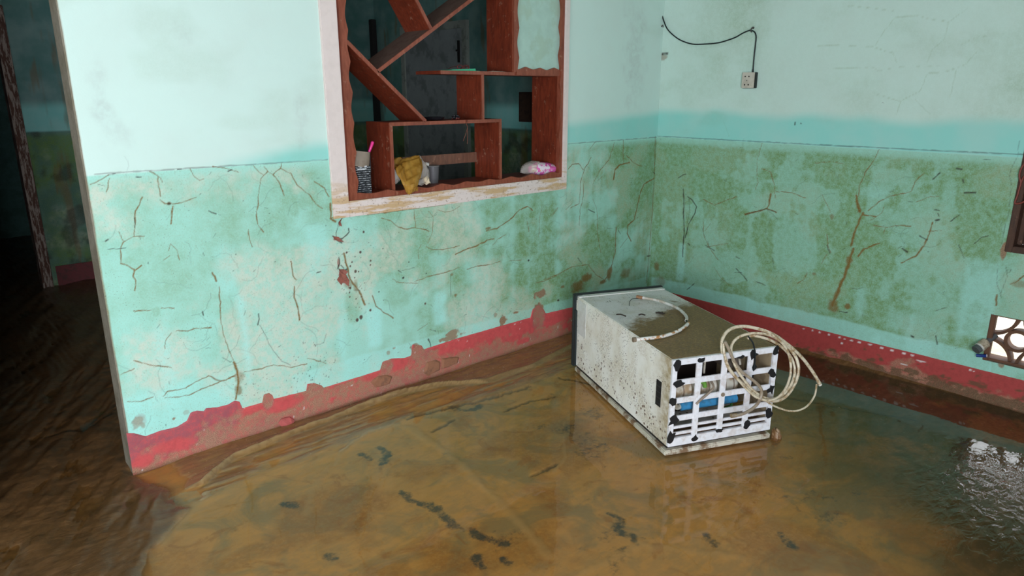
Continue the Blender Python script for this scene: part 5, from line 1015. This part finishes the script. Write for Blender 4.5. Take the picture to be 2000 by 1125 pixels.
# white grille on the open end
m_gr = simple('white_grille_enamel', (.80, .80, .83), .4, dirt=(.40, .27, .18), dscale=26, damount=.3)
gz0, gz1 = .048, ZT
def fz(v): return gz1 - (gz1 - gz0) * v
def gbar(name, x0, x1, z0, z1, y0=-.012, y1=-.002): return MB().box(x0, x1, y0, y1, z0, z1).build(name, m_gr, fg, bevel=.0018)
gbar('grille_frame', .0, LW_, gz1 - .024, gz1 + .001, -.014, .002); gbar('grille_frame', 0, LW_, gz0 - .004, gz0 + .034, -.014, .002); gbar('grille_frame', .0, .022, gz0 + .034, gz1 - .024, -.014, .002); gbar('grille_frame', LW_ - .022, LW_, gz0 + .034, gz1 - .024, -.014, .002)
for u in (.245, .485, .735): gbar('grille_bar', u * LW_ - .0135, u * LW_ + .0135, gz0 + .034, gz1 - .024, -.0135, -.0035)
for v, hw in ((.265, .0125), (.475, .0125), (.685, .0125), (.79, .006), (.865, .0065)): gbar('grille_bar', .022, LW_ - .022, fz(v) - hw, fz(v) + hw, -.0115, -.0015)
MB().lathe([(.009, -.018), (.009, -.0135), (.004, -.0205)][:2], (.485 * LW_, 0, fz(.475)), 'y', 14).build('screw', simple('rusty_screw', (.35, .28, .2), .5, .4), fg, smooth=True)
# black tape and grease where the bars meet the frame
m_tape = simple('black_tape', (.012, .012, .013), .55)
r = np.random.RandomState(9)
def patch(u, v, su, sv, sd):
    r = np.random.RandomState(sd); k = 10; P = []
    for i in range(k):
        a = 2 * math.pi * i / k; q_ = r.uniform(.5, 1.3); P.append((u * LW_ + su * math.cos(a) * q_, fz(v) + sv * math.sin(a) * q_))
    MB().prism(P, -.0165, -.0132).build('tape_patch', m_tape, fg)
for i, a in enumerate([(.035, .05, .018, .024), (.245, .03, .024, .014), (.06, .27, .036, .018), (.02, .48, .016, .026), (.035, .70, .022, .024), (.025, .90, .020, .030), (.245, .955, .016, .016), (.485, .915, .020, .010), (.745, .90, .018, .022), (.97, .04, .020, .030), (.75, .05, .024, .022), (.955, .30, .024, .020), (.965, .50, .018, .022), (.97, .80, .018, .022), (.63, .06, .018, .008), (.77, .20, .012, .026)]): patch(*a, i)
# machinery behind the grille
n = NT('rusty_white_canister'); q = n.sep(); bnd = n.ramp(n.math('SINE', n.math('MULTIPLY', q[0], 150.0)), .72, .95); c = n.mix(n.ramp(n.noise(20, 5), .42, .6), (.62, .58, .50), (.40, .28, .17)); c = n.mix(n.mul(bnd, .7), c, (.16, .09, .05)); m_can = n.done(n.bsdf(c, .45, .4))
MB().lathe([(.026, .03), (.038, .036), (.041, .05), (.041, .355), (.038, .368), (.026, .375)], (0, .080, fz(.455)), 'x', 28).build('canister', m_can, fg, smooth=True)
m_blue = simple('blue_pipe', (.045, .24, .46), .35, dirt=(.05, .10, .14), dscale=30, damount=.5)
MB().lathe([(.012, .085), (.021, .09), (.021, .365), (.012, .37)], (0, .050, fz(.625)), 'x', 20).build('blue_cylinder', m_blue, fg, smooth=True)
m_pale = simple('pale_elbow', (.55, .5, .42), .5, dirt=(.25, .18, .1), dscale=40)
MB().tube([(.088, .05, fz(.625)), (.070, .045, fz(.63)), (.058, .04, fz(.60)), (.050, .04, fz(.57))], .011, 12, 4).build('elbow', m_pale, fg, smooth=True)
MB().tube([(.06, .06, fz(.765)), (.20, .05, fz(.755)), (.33, .055, fz(.735)), (.45, .07, fz(.72))], .007, 10, 4).build('brass_tube', simple('brass_tube', (.40, .24, .05), .35, .6, dirt=(.1, .08, .04), dscale=40), fg, smooth=True)
MB().tube([(.20, .045, fz(.74)), (.25, .035, fz(.725)), (.33, .04, fz(.715)), (.35, .05, fz(.70))], .006, 8, 4).build('green_lead', simple('green_lead', (.08, .22, .05), .5), fg, smooth=True)
MB().tube([(.150, .035, fz(.38)), (.17, .03, fz(.34)), (.185, .03, fz(.36)), (.19, .03, fz(.41))], .010, 8, 4).build('green_lead', simple('bright_green_lead', (.14, .32, .05), .5), fg, smooth=True)
MB().tube([(.205, .03, fz(.30)), (.20, -.018, fz(.36)), (.175, -.022, fz(.42)), (.14, -.020, fz(.49)), (.120, -.019, fz(.535))], .005, 8, 4).build('bent_lead', simple('grey_brown_lead', (.26, .20, .15), .5), fg, smooth=True)
MB().box(.185, .192, .04, .046, fz(.26), fz(.05)).build('white_rod', m_pale, fg); MB().tube([(.345, .03, fz(.06)), (.36, .03, fz(.2))], .005, 8, 1).build('white_rod', m_pale, fg)
MB().box(.30, .37, .04, .14, fz(.25), fz(.08)).build('terminal_box', simple('grimy_terminal_box', (.14, .11, .09), .6, dirt=(.07, .05, .035), dscale=40), fg, bevel=.004)
MB().box(.405, .43, .02, .10, fz(.46), fz(.32)).build('relay', simple('dark_relay', (.02, .02, .022), .5), fg, bevel=.003)
MB().box(.03, .49, .012, .05, fz(.93), fz(.90)).build('drip_tray', simple('muddy_tray', (.16, .09, .05), .6), fg, bevel=.002)
# lump of mud at the right front foot
lump = loft(fine_sec([(.534, .580, -.012, -.012, .02), (.536, .578, .008, -.012, .024), (.540, .572, .028, -.010, .018), (.546, .562, .040, -.006, .008)]), seed=4, nf=4).build('mud_lump', simple('wet_mud_lump', (.20, .10, .04), .45, dirt=(.35, .24, .14), dscale=60), smooth=True)
lump.matrix_world = Matrix.Translation(Vector(FO)) @ Matrix.Rotation(FA, 4, 'Z'); tag(lump, 'small clod of mud by the refrigerator foot', 'mud')

# white tube bent into an arc on top of the refrigerator
def W3(q): return FO + FWv * q[0] + FAv * q[1] + np.array([0, 0, q[2]])
n = NT('rust_banded_white_tube'); bb = n.ramp(n.noise(26, 4, .7), .50, .56); yy = n.attr('rusty'); c = n.mix(bb, (.74, .72, .68), (.42, .20, .07)); m_tubew = n.done(n.bsdf(c, .4, .4, 0, None, .2))
m_white_t = simple('off_white_tube', (.72, .71, .67), .4, dirt=(.40, .30, .2), dscale=16, damount=.7)
T16 = tile(1100, 550, 5.357)
zt_ = ZT + .014
A_ = [W3(fr_top(*T16([q])[0], zt_)) for q in [(825, 168), (900, 180), (1000, 200), (1100, 235), (1190, 275), (1250, 320), (1290, 370), (1288, 410)]]
B_ = [W3(fr_top(*T16([q])[0], zt_)) for q in [(1310, 435), (1275, 470), (1215, 510), (1120, 550), (1020, 577), (900, 592), (750, 607)]]
tw = empty('bent_tube', tuple(A_[0] - np.array([0, 0, .009]))); tag(tw, 'white and rusty tube bent in an arc on top of the refrigerator', 'tube')
L0 = A_[0] - np.array([0, 0, .009])
MB().tube([p - L0 for p in A_], .0075, 10, 4).build('white_half', m_white_t, tw, smooth=True)
MB().tube([p - L0 for p in [A_[-1], (A_[-1] + B_[0]) / 2, B_[0]]], .0055, 8, 3).build('joint', simple('dark_joint', (.05, .06, .04), .6), tw, smooth=True)
MB().tube([p - L0 for p in B_], .0080, 10, 4).build('rusty_half', m_tubew, tw, smooth=True)
e_ = B_[-1] - B_[-2]; e_ /= np.linalg.norm(e_)
MB().tube([B_[-1] - L0 - e_ * .004, B_[-1] - L0 + e_ * .010], .0115, 12, 1).build('end_plug', simple('brown_end_plug', (.20, .15, .10), .6), tw, smooth=True)
e_ = A_[0] - A_[1]; e_ /= np.linalg.norm(e_)
MB().tube([A_[0] - L0 - e_ * .004, A_[0] - L0 + e_ * .030], .0095, 12, 1).build('end_sleeve', simple('rust_sleeve', (.32, .16, .08), .6), tw, smooth=True)
P = [W3(fr_top(*T16([q])[0], ZT + .009)) for q in [(800, 175), (740, 178), (712, 188), (695, 215), (692, 250)]]
MB().tube([p - L0 for p in P], .0018, 6, 4).build('thin_lead', m_cable, tw, smooth=True)
# twigs on the back sheet
m_twig = simple('dark_twig', (.035, .025, .018), .8)
for i, (a, b, lab) in enumerate([((555, 345), (655, 362), 'short dark twig on the muddy top of the refrigerator near its left edge'), ((790, 350), (860, 352), 'short dark twig lying in the middle of the refrigerator top'), ((970, 328), (1050, 335), 'clump of dark twigs near the bend of the white tube')]):
    p0, p1 = W3(fr_top(*T16([a])[0], ZT + .009)), W3(fr_top(*T16([b])[0], ZT + .008)); mb = MB().tube([p0, (p0 + p1) / 2 + np.array([.004, .006, .003]), p1], .0032, 6, 3)
    if i == 2: mb.tube([p0 + (p1 - p0) * .3 + np.array([0, .015, 0]), p0 + (p1 - p0) * .6, p0 + (p1 - p0) * .9 + np.array([0, -.012, .004])], .003, 6, 3).tube([p0 + (p1 - p0) * .6 + np.array([0, -.015, 0]), p1 + np.array([.01, .014, 0])], .003, 6, 1)
    tag(mb.build('twig', m_twig, smooth=True), lab, 'twig', 'twigs on the refrigerator')

# coiled hose hooked over the open end
T17 = tile(1080, 540, 3.041)
def hose(pts, seed=0, base=0.0):
    out = []
    for i, (x, y) in enumerate(pts):
        # leans: lies just above the back sheet at the top, hangs clear in front lower down
        t = (y - 300) / 420.0; off = .030 - .085 * min(max(t, 0), 1.2) + base + .006 * math.sin(i * 1.3 + seed)
        out.append(W3(fr_front(*T17([(x, y)])[0], off)))
    return out
n = NT('yellowed_hose'); c = n.mix(n.ramp(n.noise(35, 4, .7), .45, .62), (.62, .54, .40), (.33, .22, .11)); m_hose = n.done(n.bsdf(c, .35, .45, 0, None, .3))
m_hose2 = simple('grey_brown_hose', (.32, .26, .19), .35, dirt=(.16, .10, .06), dscale=30, coat=.3)
hz = empty('hose_coil', tuple(W3((.36, -.05, .20)))); tag(hz, 'coil of yellowed hose hooked over the grille of the refrigerator', 'hose'); L0 = W3((.36, -.05, .20))
for nm, pts, r_, mt, sd, bs in [
    ('outer_loop', [(1585, 640), (1545, 570), (1475, 478), (1380, 392), (1290, 335), (1185, 303), (1105, 297), (1040, 322), (1006, 375), (1005, 440), (1030, 520), (1080, 592), (1130, 640), (1185, 692), (1245, 725), (1320, 740), (1380, 715), (1430, 650), (1458, 565), (1445, 485), (1392, 412)], .0072, m_hose, 0, 0),
    ('middle_loop', [(1392, 412), (1310, 358), (1225, 337), (1150, 343), (1092, 368), (1060, 412), (1062, 470), (1085, 535), (1135, 615), (1205, 690), (1285, 728), (1362, 705), (1415, 640), (1436, 565), (1420, 492), (1372, 430), (1305, 385), (1235, 360), (1180, 352), (1155, 370)], .0060, m_hose, 2, -.008),
    ('inner_loop', [(1300, 345), (1370, 405), (1405, 480), (1412, 570), (1385, 660), (1330, 722), (1260, 735), (1190, 705), (1110, 625), (1045, 540), (1018, 460), (1012, 400)], .0055, m_hose, 4, -.016),
    ('tail', [(1020, 385), (1048, 440), (1075, 500), (1120, 565), (1190, 618), (1232, 660), (1238, 705), (1215, 755), (1175, 792), (1115, 820), (1062, 827)], .0068, m_hose2, 5, -.022),
    ('thin_arc', [(1250, 730), (1320, 772), (1400, 798), (1460, 795), (1515, 765), (1555, 705), (1566, 640)], .0042, m_hose, 6, -.004)]:
    MB().tube([p - L0 for p in hose(pts, sd, bs)], r_, 10, 4).build(nm, mt, hz, smooth=True)
q = hose([(1545, 570), (1588, 645)], 0, 0); MB().tube([q[1] - L0 - (q[1] - q[0]) * .35, q[1] - L0], .0082, 10, 1).build('end_tip', simple('white_hose_tip', (.7, .66, .58), .4), hz, smooth=True)
q = hose([(1115, 820), (1062, 827)], 5, -.022); MB().tube([q[1] - L0 + (q[0] - q[1]) * .5, q[1] - L0 - (q[0] - q[1]) * .1], .0095, 10, 1).build('tail_plug', simple('brass_tail_plug', (.30, .22, .11), .5, .3), hz, smooth=True)
q = hose([(1160, 355), (1190, 400), (1200, 470), (1195, 540), (1190, 560)], 3, -.012); MB().tube([p - L0 for p in q], .0035, 6, 4).build('black_tie', m_cable, hz, smooth=True)

# flake of red paint leaning at the foot of the left skirting
m_chip = simple('red_paint_chip', (.50, .11, .10), .6, dirt=(.3, .08, .07), dscale=30)
for poly, lab in [([(1210, 580), (1230, 545), (1290, 530), (1335, 560), (1320, 595), (1285, 600), (1245, 622)], 'lifted round flake of red paint at the foot of the left skirting')]:
    q = LW(T8, poly); v = [(x, YL - .008 - .010 * (i % 3) / 2, z) for i, (x, z) in enumerate(q)]; k = len(v); v += [(x, y + .002, z) for x, y, z in v]
    f = [tuple(range(k)), tuple(range(2 * k - 1, k - 1, -1))] + [(i, i + k, (i + 1) % k + k, (i + 1) % k) for i in range(k)]
    MB().add(v, f).build('paint_flake', m_chip, skl)
# lumps of broken render at the base of the left skirting
m_rub2 = simple('exposed_brick_render', (.30, .13, .07), .85, dirt=(.16, .08, .05), dscale=30)
for t, poly in [(T9, [(505, 670), (530, 590), (600, 568), (636, 585), (632, 650), (580, 672), (540, 700)]), (T9, [(95, 745), (140, 700), (220, 685), (262, 700), (240, 755), (180, 775), (130, 785)]), (T9, [(645, 560), (720, 548), (780, 545), (775, 590), (700, 625), (645, 640)])]:
    q = LW(t, poly); cx = sum(p[0] for p in q) / len(q); cz = sum(p[1] for p in q) / len(q)
    v = [(x, YL - .004, z) for x, z in q] + [(cx + (x - cx) * .8, YL - .012, cz + (z - cz) * .8) for x, z in q]; k = len(q)
    MB().add(v, [tuple(range(k, 2 * k))] + [(i, (i + 1) % k, (i + 1) % k + k, i + k) for i in range(k)]).build('render_lump', m_rub2, skl, bevel=.0015)
